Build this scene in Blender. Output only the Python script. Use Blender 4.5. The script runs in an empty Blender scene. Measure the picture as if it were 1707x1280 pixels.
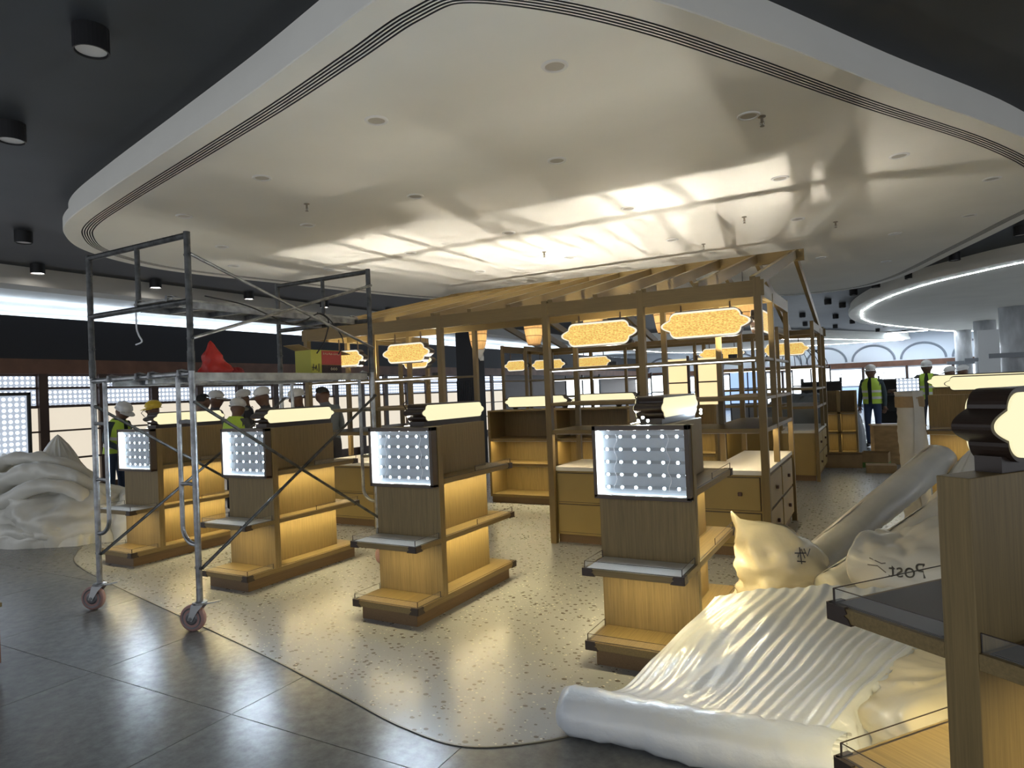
import bpy, bmesh, math, random
from mathutils import Vector, Matrix, noise

random.seed(7)
PI = math.pi
sc = bpy.context.scene
col = sc.collection

# ---------------------------------------------------------------- camera, world, exposure
FPX = 1110.0
YAW, PITCH, ROLL = math.radians(29.25), math.radians(0.66), math.radians(-2.38)
fw = Vector((-math.sin(YAW) * math.cos(PITCH), math.cos(YAW) * math.cos(PITCH), math.sin(PITCH)))
rt = Vector((math.cos(YAW), math.sin(YAW), 0))
up = rt.cross(fw)
r2 = rt * math.cos(ROLL) + up * math.sin(ROLL)
u2 = up * math.cos(ROLL) - rt * math.sin(ROLL)
cd = bpy.data.cameras.new('camera')
cam = bpy.data.objects.new('camera', cd)
col.objects.link(cam)
cd.sensor_width = 36
cd.lens = 36 * FPX / 1707
cd.clip_start = 0.05
cam.matrix_world = Matrix(((r2.x, u2.x, -fw.x, 0), (r2.y, u2.y, -fw.y, 0), (r2.z, u2.z, -fw.z, 1.58), (0, 0, 0, 1)))
sc.camera = cam

w = bpy.data.worlds.new('world')
sc.world = w
w.use_nodes = True
bg = w.node_tree.nodes['Background']
bg.inputs[0].default_value = (0.90, 0.94, 1.0, 1)
bg.inputs[1].default_value = .50

vs = sc.view_settings
vs.view_transform = 'Standard'
vs.look = 'None'
vs.gamma = 1
vs.use_curve_mapping = False
vs.exposure = 1.08
sc.cycles.use_denoising = True
sc.cycles.max_bounces = 8
sc.cycles.diffuse_bounces = 4
sc.cycles.sample_clamp_indirect = 6

# ---------------------------------------------------------------- materials
MATS = {}


def nd(nt, t, **kw):
    n = nt.nodes.new(t)
    for k, v in kw.items():
        if k.startswith('i_'):
            n.inputs[int(k[2:]) if k[2:].isdigit() else k[2:]].default_value = v
        else:
            setattr(n, k, v)
    return n


def mat(name, c, rough=.5, metal=0., noise_amt=0., nscale=8., bump=0., bscale=40., coat=0., trans=0., alpha=1., sss=0., stretch=(1, 1, 1), spec=.5):
    if name in MATS:
        return MATS[name]
    m = bpy.data.materials.new(name)
    m.use_nodes = True
    nt = m.node_tree
    b = nt.nodes['Principled BSDF']
    b.inputs['Base Color'].default_value = (*c, 1)
    b.inputs['Roughness'].default_value = rough
    b.inputs['Metallic'].default_value = metal
    b.inputs['Specular IOR Level'].default_value = spec
    if coat:
        b.inputs['Coat Weight'].default_value = coat
        b.inputs['Coat Roughness'].default_value = .12
    if trans:
        b.inputs['Transmission Weight'].default_value = trans
    if alpha < 1:
        b.inputs['Alpha'].default_value = alpha
    if sss:
        b.inputs['Subsurface Weight'].default_value = sss
        b.inputs['Subsurface Radius'].default_value = (.03, .03, .025)
    if noise_amt or bump:
        tc = nd(nt, 'ShaderNodeTexCoord')
        mp = nd(nt, 'ShaderNodeMapping')
        mp.inputs['Scale'].default_value = stretch
        nt.links.new(tc.outputs['Object'], mp.inputs[0])
    if noise_amt:
        n = nd(nt, 'ShaderNodeTexNoise')
        n.inputs['Scale'].default_value = nscale
        n.inputs['Detail'].default_value = 5
        nt.links.new(mp.outputs[0], n.inputs[0])
        r = nd(nt, 'ShaderNodeValToRGB')
        lo = [max(0, v * (1 - noise_amt)) for v in c]
        hi = [min(1, v * (1 + noise_amt)) for v in c]
        r.color_ramp.elements[0].position = .3
        r.color_ramp.elements[1].position = .7
        r.color_ramp.elements[0].color = (*lo, 1)
        r.color_ramp.elements[1].color = (*hi, 1)
        nt.links.new(n.outputs[0], r.inputs[0])
        nt.links.new(r.outputs[0], b.inputs['Base Color'])
    if bump:
        n2 = nd(nt, 'ShaderNodeTexNoise')
        n2.inputs['Scale'].default_value = bscale
        n2.inputs['Detail'].default_value = 4
        nt.links.new(mp.outputs[0], n2.inputs[0])
        bp = nd(nt, 'ShaderNodeBump')
        bp.inputs['Strength'].default_value = bump
        bp.inputs['Distance'].default_value = .01
        nt.links.new(n2.outputs[0], bp.inputs['Height'])
        nt.links.new(bp.outputs[0], b.inputs['Normal'])
    MATS[name] = m
    return m


def emis(name, c, s, rough=.4, base=None):
    if name in MATS:
        return MATS[name]
    m = bpy.data.materials.new(name)
    m.use_nodes = True
    b = m.node_tree.nodes['Principled BSDF']
    b.inputs['Base Color'].default_value = (*(base or [v * .8 for v in c]), 1)
    b.inputs['Roughness'].default_value = rough
    b.inputs['Emission Color'].default_value = (*c, 1)
    b.inputs['Emission Strength'].default_value = s
    MATS[name] = m
    return m


def wood(name, c, axis='z', scale=1., contrast=.28, rough=.45):
    """straight oak grain along one axis"""
    if name in MATS:
        return MATS[name]
    m = bpy.data.materials.new(name)
    m.use_nodes = True
    nt = m.node_tree
    b = nt.nodes['Principled BSDF']
    b.inputs['Roughness'].default_value = rough
    tc = nd(nt, 'ShaderNodeTexCoord')
    mp = nd(nt, 'ShaderNodeMapping')
    s = {'x': (2.2, 70, 70), 'y': (70, 2.2, 70), 'z': (70, 70, 2.2)}[axis]
    mp.inputs['Scale'].default_value = [v * scale for v in s]
    nt.links.new(tc.outputs['Object'], mp.inputs[0])
    n = nd(nt, 'ShaderNodeTexNoise')
    n.inputs['Scale'].default_value = 1.6
    n.inputs['Detail'].default_value = 6
    n.inputs['Roughness'].default_value = .65
    nt.links.new(mp.outputs[0], n.inputs[0])
    r = nd(nt, 'ShaderNodeValToRGB')
    r.color_ramp.elements[0].position = .28
    r.color_ramp.elements[1].position = .72
    r.color_ramp.elements[0].color = (*[v * (1 - contrast) for v in c], 1)
    r.color_ramp.elements[1].color = (*[min(1, v * (1 + contrast * .7)) for v in c], 1)
    nt.links.new(n.outputs[0], r.inputs[0])
    nt.links.new(r.outputs[0], b.inputs['Base Color'])
    bp = nd(nt, 'ShaderNodeBump')
    bp.inputs['Strength'].default_value = .12
    bp.inputs['Distance'].default_value = .003
    nt.links.new(n.outputs[0], bp.inputs['Height'])
    nt.links.new(bp.outputs[0], b.inputs['Normal'])
    MATS[name] = m
    return m


OAK = (.230, .162, .064)
oak_z, oak_y, oak_x = wood('oak_upright', OAK, 'z'), wood('oak_lengthwise', OAK, 'y'), wood('oak_crosswise', OAK, 'x')
OCH = (.190, .129, .043)
och_z, och_y, och_x = wood('timber_upright', OCH, 'z', 1, .14), wood('timber_lengthwise', OCH, 'y', 1, .14), wood('timber_crosswise', OCH, 'x', 1, .14)
dark_edge = mat('dark_edging', (.045, .03, .022), .4)
plinth_m = wood('plinth_wood', (.17, .105, .05), 'y', 1, .2)
sign_dark = mat('sign_dark_brown', (.035, .022, .016), .32)
cream_lit = emis('cream_lit_acrylic', (1.0, .91, .55), .45, .4, (.25, .24, .2))
warm_strip = emis('warm_led_strip', (1.0, .82, .43), 98)
cool_strip = emis('cool_led_strip', (.92, .96, 1.0), 2)
led_dot = emis('led_lens', (.72, .86, 1.0), 240)
led_board = mat('led_backboard', (.62, .70, .78), .45)
led_bar_m = mat('led_bar', (.42, .47, .52), .4)
edge_glow = emis('edge_glow', (.85, .94, 1.0), 2.2)
glass = mat('clear_acrylic', (.92, .96, .95), .02, alpha=.05, spec=.25)
inlay_m = mat('pale_shelf_liner', (.62, .60, .55), .35)
steel = mat('galvanised_steel', (.30, .31, .32), .36, .85, .4, 14, .25, 60)
steel_dark = mat('weathered_steel', (.10, .103, .103), .48, .75, .4, 16, .3, 60)
plank_m = mat('scaffold_deck', (.36, .36, .34), .6, .3, .35, 9)
white_paint = mat('white_ceiling_paint', (.92, .905, .84), .8, noise_amt=.03, nscale=1.2)
white_cool = mat('white_cool_paint', (.80, .82, .84), .7)
slot_dark = mat('slot_dark_grey', (.10, .10, .10), .6)  # dark grey inside of the slot diffuser grooves
navy_ceiling = mat('charcoal_ceiling_paint', (.030, .035, .043), .55, noise_amt=.25, nscale=.8)
navy_wall = mat('navy_bulkhead', (.012, .014, .020), .6)
brown_band = mat('brown_fascia', (.14, .065, .04), .5, noise_amt=.25, nscale=3)
brown_post = mat('brown_post', (.055, .03, .022), .45)
black_m = mat('black_powder_coat', (.012, .012, .014), .45)
rubber_red = mat('caster_tyre', (.36, .22, .205), .6)
caster_grey = mat('caster_hub', (.16, .16, .17), .4, .5)
foam_m = mat('foam_sheet', (.72, .765, .82), .34, coat=.6, noise_amt=.05, nscale=3, bump=.5, bscale=24, sss=.1)
foam_cream = mat('foam_cream', (.72, .66, .50), .35, coat=.35, noise_amt=.08, nscale=4, bump=.4, bscale=9, sss=.15)
foam_grey = mat('foam_grey', (.68, .67, .61), .38, coat=.25, noise_amt=.10, nscale=3, bump=.5, bscale=6, sss=.1)
ink = mat('ink', (.03, .03, .04), .6)
skin = mat('skin', (.16, .085, .055), .55)
hair = mat('hair', (.01, .01, .01), .6)
vest_m = mat('hi_vis_vest', (.50, .72, .08), .6)
vest_tape = mat('reflective_tape', (.62, .64, .62), .3)
helmet_w = mat('white_hard_hat', (.75, .75, .74), .3)
helmet_y = mat('yellow_hard_hat', (.85, .60, .05), .3)
cardboard = mat('cardboard', (.34, .235, .12), .7, noise_amt=.15, nscale=6)
marble = mat('grey_marble', (.50, .52, .55), .3, noise_amt=.45, nscale=2.2, stretch=(1, 1, .35))
counter_white = mat('white_counter', (.82, .79, .70), .3)
knob_m = mat('knob', (.07, .03, .02), .35)
red_m = mat('red_plastic', (.55, .035, .025), .45, noise_amt=.2, nscale=9)


def amber():
    m = bpy.data.materials.new('amber_lit_fabric')
    m.use_nodes = True
    nt = m.node_tree
    b = nt.nodes['Principled BSDF']
    tc = nd(nt, 'ShaderNodeTexCoord')
    mp = nd(nt, 'ShaderNodeMapping')
    mp.inputs['Scale'].default_value = (22, 22, 55)
    nt.links.new(tc.outputs['Object'], mp.inputs[0])
    n = nd(nt, 'ShaderNodeTexNoise')
    n.inputs['Scale'].default_value = 2.2
    n.inputs['Detail'].default_value = 4
    nt.links.new(mp.outputs[0], n.inputs[0])
    r = nd(nt, 'ShaderNodeValToRGB')
    r.color_ramp.elements[0].position = .33
    r.color_ramp.elements[1].position = .62
    r.color_ramp.elements[0].color = (.55, .32, .065, 1)
    r.color_ramp.elements[1].color = (1, .70, .21, 1)
    nt.links.new(n.outputs[0], r.inputs[0])
    nt.links.new(r.outputs[0], b.inputs['Base Color'])
    nt.links.new(r.outputs[0], b.inputs['Emission Color'])
    b.inputs['Emission Strength'].default_value = .40
    return m


amber_m = amber()


def led_grid(name, cy, cz, s=2.2, base=.24, axis='yz', rad=.22):
    """backlit panel whose LEDs are too small to build singly: a grid of glowing lenses"""
    m = bpy.data.materials.new(name)
    m.use_nodes = True
    nt = m.node_tree
    b = nt.nodes['Principled BSDF']
    tc = nd(nt, 'ShaderNodeTexCoord')
    mp = nd(nt, 'ShaderNodeMapping')
    mp.inputs['Scale'].default_value = (0, 1 / cy, 1 / cz) if axis == 'yz' else (1 / cy, 0, 1 / cz)
    nt.links.new(tc.outputs['Object'], mp.inputs[0])
    fr = nd(nt, 'ShaderNodeVectorMath', operation='FRACTION')
    nt.links.new(mp.outputs[0], fr.inputs[0])
    su = nd(nt, 'ShaderNodeVectorMath', operation='SUBTRACT')
    su.inputs[1].default_value = (0, .5, .5) if axis == 'yz' else (.5, 0, .5)
    nt.links.new(fr.outputs[0], su.inputs[0])
    ln = nd(nt, 'ShaderNodeVectorMath', operation='LENGTH')
    nt.links.new(su.outputs[0], ln.inputs[0])
    r = nd(nt, 'ShaderNodeMapRange')
    r.inputs['From Min'].default_value = rad * .6
    r.inputs['From Max'].default_value = rad * 1.7
    r.inputs['To Min'].default_value = s
    r.inputs['To Max'].default_value = base
    nt.links.new(ln.outputs['Value'], r.inputs[0])
    b.inputs['Base Color'].default_value = (.55, .6, .7, 1)
    b.inputs['Emission Color'].default_value = (.74, .84, 1.0, 1)
    nt.links.new(r.outputs[0], b.inputs['Emission Strength'])
    return m


led_wall = led_grid('led_wall_panel', .085, .085)
led_wall_x = led_grid('led_wall_panel_far', .085, .085, axis='xz')
beige_lit = emis('beige_backlit_panel', (1.0, .89, .72), .38, .4, (.3, .28, .24))
white_lit = emis('white_backlit_panel', (.86, .94, 1.0), 1.5)
blue_lit = emis('blue_backlit_panel', (.45, .65, 1.0), .45)
gold_lit = emis('gold_backlit_panel', (1.0, .82, .45), .45)


def terrazzo():
    m = bpy.data.materials.new('terrazzo')
    m.use_nodes = True
    nt = m.node_tree
    b = nt.nodes['Principled BSDF']
    tc = nd(nt, 'ShaderNodeTexCoord')
    base = (.345, .355, .36, 1)
    prev = None
    for i, (s, cut, c) in enumerate([(22, .16, (.13, .115, .10, 1)), (38, .11, (.30, .29, .27, 1)), (31, .11, (.68, .64, .56, 1))]):
        v = nd(nt, 'ShaderNodeTexVoronoi')
        v.inputs['Scale'].default_value = s
        v.inputs['Randomness'].default_value = 1
        mp = nd(nt, 'ShaderNodeMapping')
        mp.inputs['Location'].default_value = (i * 3.1, i * 1.7, 0)
        mp.inputs['Scale'].default_value = (1, 1.25, 0.001)
        nt.links.new(tc.outputs['Object'], mp.inputs[0])
        nt.links.new(mp.outputs[0], v.inputs['Vector'])
        # only some of the cells carry a chip
        sx = nd(nt, 'ShaderNodeSeparateColor')
        nt.links.new(v.outputs['Color'], sx.inputs[0])
        th = nd(nt, 'ShaderNodeMath', operation='MULTIPLY')
        th.inputs[1].default_value = cut * 2.2
        nt.links.new(sx.outputs[0], th.inputs[0])
        lt = nd(nt, 'ShaderNodeMath', operation='LESS_THAN')
        nt.links.new(v.outputs['Distance'], lt.inputs[0])
        nt.links.new(th.outputs[0], lt.inputs[1])
        mx = nd(nt, 'ShaderNodeMix', data_type='RGBA')
        nt.links.new(lt.outputs[0], mx.inputs['Factor'])
        mx.inputs[7].default_value = c
        if prev is None:
            mx.inputs[6].default_value = base
        else:
            nt.links.new(prev, mx.inputs[6])
        prev = mx.outputs[2]
    nt.links.new(prev, b.inputs['Base Color'])
    b.inputs['Roughness'].default_value = .27
    return m


def grey_floor():
    m = bpy.data.materials.new('grey_vinyl')
    m.use_nodes = True
    nt = m.node_tree
    b = nt.nodes['Principled BSDF']
    tc = nd(nt, 'ShaderNodeTexCoord')
    n = nd(nt, 'ShaderNodeTexNoise')
    n.inputs['Scale'].default_value = 14
    n.inputs['Detail'].default_value = 8
    n.inputs['Roughness'].default_value = .7
    nt.links.new(tc.outputs['Object'], n.inputs[0])
    r = nd(nt, 'ShaderNodeValToRGB')
    r.color_ramp.elements[0].position = .35
    r.color_ramp.elements[1].position = .70
    r.color_ramp.elements[0].color = (.125, .13, .132, 1)
    r.color_ramp.elements[1].color = (.20, .205, .205, 1)
    nt.links.new(n.outputs[0], r.inputs[0])
    nt.links.new(r.outputs[0], b.inputs['Base Color'])
    n2 = nd(nt, 'ShaderNodeTexNoise')
    n2.inputs['Scale'].default_value = 5
    n2.inputs['Detail'].default_value = 6
    nt.links.new(tc.outputs['Object'], n2.inputs[0])
    mr = nd(nt, 'ShaderNodeMapRange')
    mr.inputs['To Min'].default_value = .235
    mr.inputs['To Max'].default_value = .30
    nt.links.new(n2.outputs[0], mr.inputs[0])
    b.inputs['Roughness'].default_value = .25
    bp = nd(nt, 'ShaderNodeBump')
    bp.inputs['Strength'].default_value = .05
    bp.inputs['Distance'].default_value = .01
    nt.links.new(n2.outputs[0], bp.inputs['Height'])
    nt.links.new(bp.outputs[0], b.inputs['Normal'])
    return m


terr_m, vinyl_m = terrazzo(), grey_floor()
joint_m = mat('dark_joint', (.05, .05, .05), .6)


# ---------------------------------------------------------------- mesh helpers
class MB:
    def __init__(s):
        s.v, s.f, s.mi = [], [], []
        s.smooth = False

    def add(s, vs, fs, mi=0):
        o = len(s.v)
        s.v += [tuple(v) for v in vs]
        s.f += [tuple(i + o for i in f) for f in fs]
        s.mi += [mi] * len(fs)
        return s

    def box(s, x0, x1, y0, y1, z0, z1, mi=0):
        x0, x1 = min(x0, x1), max(x0, x1)
        y0, y1 = min(y0, y1), max(y0, y1)
        z0, z1 = min(z0, z1), max(z0, z1)
        return s.add([(x0, y0, z0), (x1, y0, z0), (x1, y1, z0), (x0, y1, z0), (x0, y0, z1), (x1, y0, z1), (x1, y1, z1), (x0, y1, z1)],
                     [(0, 3, 2, 1), (4, 5, 6, 7), (0, 1, 5, 4), (1, 2, 6, 5), (2, 3, 7, 6), (3, 0, 4, 7)], mi)

    def beam(s, p0, p1, wd, ht, upv=(0, 0, 1), mi=0):
        p0, p1 = Vector(p0), Vector(p1)
        d = (p1 - p0).normalized()
        a = d.cross(Vector(upv)).normalized() * wd / 2
        b = a.cross(d).normalized() * ht / 2
        vs = []
        for p in (p0, p1):
            vs += [p - a - b, p + a - b, p + a + b, p - a + b]
        return s.add(vs, [(0, 1, 2, 3), (7, 6, 5, 4), (0, 4, 5, 1), (1, 5, 6, 2), (2, 6, 7, 3), (3, 7, 4, 0)], mi)

    def tube(s, pts, r, n=10, cap=True, mi=0):
        pts = [Vector(p) for p in pts]
        vs, fs = [], []
        prev = None
        for i, p in enumerate(pts):
            d = (pts[min(i + 1, len(pts) - 1)] - pts[max(i - 1, 0)]).normalized()
            if prev is None:
                a = d.orthogonal().normalized()
            else:
                a = (prev - d * prev.dot(d)).normalized()
            prev = a
            b = d.cross(a)
            rr = r[i] if isinstance(r, (list, tuple)) else r
            for k in range(n):
                t = 2 * PI * k / n
                vs.append(p + a * math.cos(t) * rr + b * math.sin(t) * rr)
        for i in range(len(pts) - 1):
            for k in range(n):
                fs.append((i * n + k, i * n + (k + 1) % n, (i + 1) * n + (k + 1) % n, (i + 1) * n + k))
        if cap:
            fs.append(tuple(range(n))[::-1])
            fs.append(tuple((len(pts) - 1) * n + k for k in range(n)))
        return s.add(vs, fs, mi)

    def lathe(s, prof, c=(0, 0, 0), n=24, mi=0, axis='z'):
        vs, fs = [], []
        for r, z in prof:
            for k in range(n):
                t = 2 * PI * k / n
                q = (r * math.cos(t), r * math.sin(t), z)
                if axis == 'x':
                    q = (q[2], q[0], q[1])
                elif axis == 'y':
                    q = (q[0], q[2], q[1])
                vs.append((c[0] + q[0], c[1] + q[1], c[2] + q[2]))
        m = len(prof)
        for i in range(m - 1):
            for k in range(n):
                fs.append((i * n + k, i * n + (k + 1) % n, (i + 1) * n + (k + 1) % n, (i + 1) * n + k))
        if prof[0][0] > 1e-4:
            fs.append(tuple(range(n))[::-1])
        if prof[-1][0] > 1e-4:
            fs.append(tuple((m - 1) * n + k for k in range(n)))
        return s.add(vs, fs, mi)

    def prism(s, poly, d0, d1, plane='xz', mi=0):
        n = len(poly)

        def P(a, b, d):
            return {'xz': (a, d, b), 'yz': (d, a, b), 'xy': (a, b, d)}[plane]
        vs = [P(a, b, d0) for a, b in poly] + [P(a, b, d1) for a, b in poly]
        fs = [tuple(range(n)), tuple(range(2 * n - 1, n - 1, -1))]
        for k in range(n):
            fs.append((k, (k + 1) % n, n + (k + 1) % n, n + k))
        return s.add(vs, fs, mi)

    def grid(s, P, closed_u=False, mi=0):
        """P[j][i] points"""
        nj, ni = len(P), len(P[0])
        vs = [p for row in P for p in row]
        fs = []
        for j in range(nj - 1):
            for i in range(ni if closed_u else ni - 1):
                fs.append((j * ni + i, j * ni + (i + 1) % ni, (j + 1) * ni + (i + 1) % ni, (j + 1) * ni + i))
        return s.add(vs, fs, mi)

    def mesh(s, name, m, fix=True):
        me = bpy.data.meshes.new(name)
        me.from_pydata(s.v, [], s.f)
        ms = m if isinstance(m, (list, tuple)) else [m]
        for x in ms:
            me.materials.append(x)
        if len(ms) > 1:
            me.polygons.foreach_set('material_index', s.mi)
        if fix:
            bm = bmesh.new()
            bm.from_mesh(me)
            bmesh.ops.recalc_face_normals(bm, faces=bm.faces)
            bm.to_mesh(me)
            bm.free()
        if s.smooth:
            me.polygons.foreach_set('use_smooth', [True] * len(me.polygons))
        me.update()
        return me

    def build(s, name, m, parent=None, bevel=0, loc=None, fix=True):
        o = bpy.data.objects.new(name, s.mesh(name, m, fix))
        col.objects.link(o)
        if parent is not None:
            o.parent = parent
        if loc is not None:
            o.location = loc
        if bevel:
            b = o.modifiers.new('bevel', 'BEVEL')
            b.width = bevel
            b.segments = 2
            b.limit_method = 'ANGLE'
        return o


def link(name, me, parent=None, loc=(0, 0, 0), rot=(0, 0, 0), scale=(1, 1, 1)):
    o = bpy.data.objects.new(name, me)
    col.objects.link(o)
    o.parent = parent
    o.location = loc
    o.rotation_euler = rot
    o.scale = scale
    return o


def tag(o, label=None, cat=None, group=None, kind=None):
    if label:
        o['label'] = label
    if cat:
        o['category'] = cat
    if group:
        o['group'] = group
    if kind:
        o['kind'] = kind
    return o


def thing(name, label, cat, loc=(0, 0, 0), rz=0, group=None):
    o = bpy.data.objects.new(name, None)
    col.objects.link(o)
    o.location = loc
    o.rotation_euler = (0, 0, rz)
    o.empty_display_size = .1
    return tag(o, label, cat, group)


def copy_tree(o, parent=None):
    c = o.copy()
    col.objects.link(c)
    c.parent = parent
    for ch in list(o.children):
        copy_tree(ch, c)
    return c


def struct(o):
    o['kind'] = 'structure'
    return o


def spline(pts, n, closed=True):
    """Catmull-Rom through points"""
    P = [Vector(p) for p in pts]
    m = len(P)
    out = []
    segs = m if closed else m - 1
    per = max(2, n // segs)
    for i in range(segs):
        g = (lambda k: P[k % m]) if closed else (lambda k: P[max(0, min(m - 1, k))])
        a, b, c, d = g(i - 1), g(i), g(i + 1), g(i + 2)
        for k in range(per):
            t = k / per
            out.append(.5 * ((2 * b) + (c - a) * t + (2 * a - 5 * b + 4 * c - d) * t * t + (3 * b - a - 3 * c + d) * t ** 3))
    if not closed:
        out.append(P[-1])
    return out


def inset(poly, d):
    """move a closed 2-D loop inwards by d (poly runs counter-clockwise)"""
    n = len(poly)
    out = []
    for i in range(n):
        t = (poly[(i + 1) % n] - poly[i - 1]).normalized()
        out.append(Vector((poly[i].x - t.y * d, poly[i].y + t.x * d)))
    return out


def ccw(poly):
    a = sum(poly[i].x * poly[(i + 1) % len(poly)].y - poly[(i + 1) % len(poly)].x * poly[i].y for i in range(len(poly)))
    return poly if a > 0 else poly[::-1]


# ---------------------------------------------------------------- the shell: floor
fl = MB().box(-16, 16, -4, 44, -.06, -.004).build('floor', vinyl_m)
struct(fl)
ISL = [(-2.05, 2.50), (-1.66, 2.50), (-1.28, 2.80), (-.88, 3.33), (-.45, 4.08), (.16, 5.22), (1.05, 6.82), (1.62, 8.2), (1.85, 9.6), (1.60, 10.7), (1.20, 12.2), (.35, 15.1), (-.6, 16.3),
       (-2.2, 16.2), (-4.6, 14.6), (-6.8, 12.6), (-7.95, 10.6), (-8.55, 7.6), (-8.80, 6.2), (-8.74, 5.3), (-8.36, 4.5), (-7.82, 4.02), (-7.2, 3.72), (-6.05, 3.43), (-4.55, 3.10), (-3.43, 2.85), (-2.6, 2.64)]
isl = ccw([Vector((p.x, p.y)) for p in spline([(x, y, 0) for x, y in ISL], 27 * 8)])


def loop_slab(name, loop, z0, z1, m):
    return MB().prism([(p.x, p.y) for p in loop], z0, z1, 'xy').build(name, m)


tz = loop_slab('floor_terrazzo', isl, -.003, .003, terr_m)
struct(tz)
tag(tz, 'pale speckled terrazzo floor with a curved border')
# thin metal strip around the terrazzo
o1, i1 = inset(isl, -.008), inset(isl, .002)
n = len(isl)
mb = MB()
vsx = [(p.x, p.y, z) for L, z in ((o1, .001), (o1, .005), (i1, .005), (i1, .001)) for p in L]
mb.add(vsx, [(a * n + k, a * n + (k + 1) % n, ((a + 1) % 4) * n + (k + 1) % n, ((a + 1) % 4) * n + k) for a in range(4) for k in range(n)])
struct(mb.build('trim_1', mat('edging_strip', (.14, .13, .11), .35, .4)))


def in_isl(x, y):
    c = False
    for i in range(len(isl)):
        a, b = isl[i], isl[i - 1]
        if (a.y > y) != (b.y > y) and x < (b.x - a.x) * (y - a.y) / (b.y - a.y) + a.x:
            c = not c
    return c


ORD = ['first', 'second', 'third', 'fourth', 'fifth', 'sixth', 'seventh', 'eighth']
TX, TY = 1.25, 1.2
tile_me = MB().box(-TX / 2 + .0025, TX / 2 - .0025, -TY / 2 + .0025, TY / 2 - .0025, -.004, 0).mesh('floor_tile', vinyl_m)
for i in range(-9, 3):
    for j in range(-2, 5):
        cx, cy = -1.72 + (i + .5) * TX, 2.24 + (j + .5) * TY
        if all(in_isl(cx + a * TX / 2, cy + b * TY / 2) for a in (-1, 1) for b in (-1, 1)):
            continue
        link('floor_tile', tile_me, fl, (cx, cy, 0))

# ---------------------------------------------------------------- the shell: ceilings
struct(MB().box(-11.35, 16, -4, 44, 3.78, 3.9).build('ceiling', navy_ceiling))


def island(name, loop, zb, zt, slots=True):
    prof = [(.055, zt, 0), (.055, zb + .125, 0), (0, zb + .115, 0), (0, zb + .006, 0), (.006, zb, 0)]
    if slots:
        o = .165
        for k in range(5):
            prof += [(o, zb, 0), (o, zb + .05, 1), (o + .013, zb + .05, 1), (o + .013, zb, 1)]
            o += .0235
    prof += [(.30, zb, 0)]
    n = len(loop)
    mb = MB()
    vs, fs, mi = [], [], []
    for (d, z, m) in prof:
        L = inset(loop, d)
        vs += [(p.x, p.y, z) for p in L]
    for a in range(len(prof) - 1):
        for k in range(n):
            fs.append((a * n + k, a * n + (k + 1) % n, (a + 1) * n + (k + 1) % n, (a + 1) * n + k))
            mi.append(prof[a + 1][2])
    mb.add(vs, fs)
    mb.mi = mi
    mb.add([vs[(len(prof) - 1) * n + k] for k in range(n)], [tuple(range(n))], 0)
    o = mb.build(name, [white_paint, slot_dark])
    return struct(o)


tag(island('ceiling_island', isl, 3.5, 3.79), 'large white dropped ceiling island with rounded corner and slot diffuser')
ISL2 = [(-.9, 23.0), (-.45, 19.6), (.36, 16.9), (1.3, 15.3), (2.3, 14.2), (4.5, 12.8), (8, 12), (12, 14), (14, 22), (12, 34), (7, 39), (3, 37), (.9, 32), (-.6, 27)]
i2 = ccw([Vector((p.x, p.y)) for p in spline([(x, y, 0) for x, y in ISL2], 14 * 8)])
tag(island('ceiling_island', i2, 3.5, 3.79, False), 'second white ceiling island beyond on the right')
ISL3 = [(1.2, 39.3), (-.6, 36.5), (-2.6, 32.5), (-6, 29), (-10, 26.5), (-11, 32), (-10, 38.5), (-5, 39.4), (-1, 39.6)]
i3 = ccw([Vector((p.x, p.y)) for p in spline([(x, y, 0) for x, y in ISL3], 8 * 8)])
tag(island('ceiling_island', i3, 3.4, 3.79, False), 'far white ceiling island at the back of the hall')

# light lines in the island edges; the far island's is added to brighten the hall
for nm, lp, zz, d_, lab in (('cove_line_light', i2, 3.5, .34, 'thin white light line following the edge of the second ceiling island'), ('cove_line_light', i3, 3.4, .30, 'added fill light line along the edge of the far ceiling island')):
    L_ = inset(lp, d_)
    L_ = L_ + [L_[0]]
    t = thing(nm, lab, 'light line', (0, 0, zz))
    MB().tube([(p.x, p.y, -.008) for p in L_], .008, 6, False).build('diffuser', emis('cove_line', (.85, .93, 1.0), 45), t)
    MB().tube([(p.x, p.y, .002) for p in L_], .014, 6, False).build('channel', white_cool, t)

tz2 = struct(loop_slab('floor_terrazzo', i2, -.003, .003, terr_m))
tag(tz2, 'further terrazzo floor under the second ceiling island')

# recessed downlights, sprinklers
dl_rim = MB().lathe([(.058, .002), (.060, -.008), (.076, -.008), (.082, -.002), (.082, .004)], n=28).mesh('rim', mat('downlight_rim', (.82, .82, .80), .4))
dl_lens = MB().lathe([(.0001, -.0025), (.058, -.0025), (.060, .002)], n=24).mesh('lens', mat('downlight_lens', (.50, .47, .41), .35))
DL = [(-1.63, 3.59), (-3.0, 3.59), (-4.58, 3.95), (-6.13, 4.29), (-.78, 5.05), (-2.32, 5.07), (-3.87, 5.16), (-5.45, 5.30), (-7.0, 5.39), (-.79, 6.78), (.19, 6.75), (-2.33, 6.88), (-3.89, 7.02), (-5.48, 7.14),
      (-7.07, 7.25), (-7.87, 6.24), (1.01, 8.14), (.98, 9.85), (-3.93, 8.9), (-2.38, 8.75), (-.83, 8.63), (-5.5, 8.95), (.2, 10.4), (-.8, 11.6), (.1, 12.8)]
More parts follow.
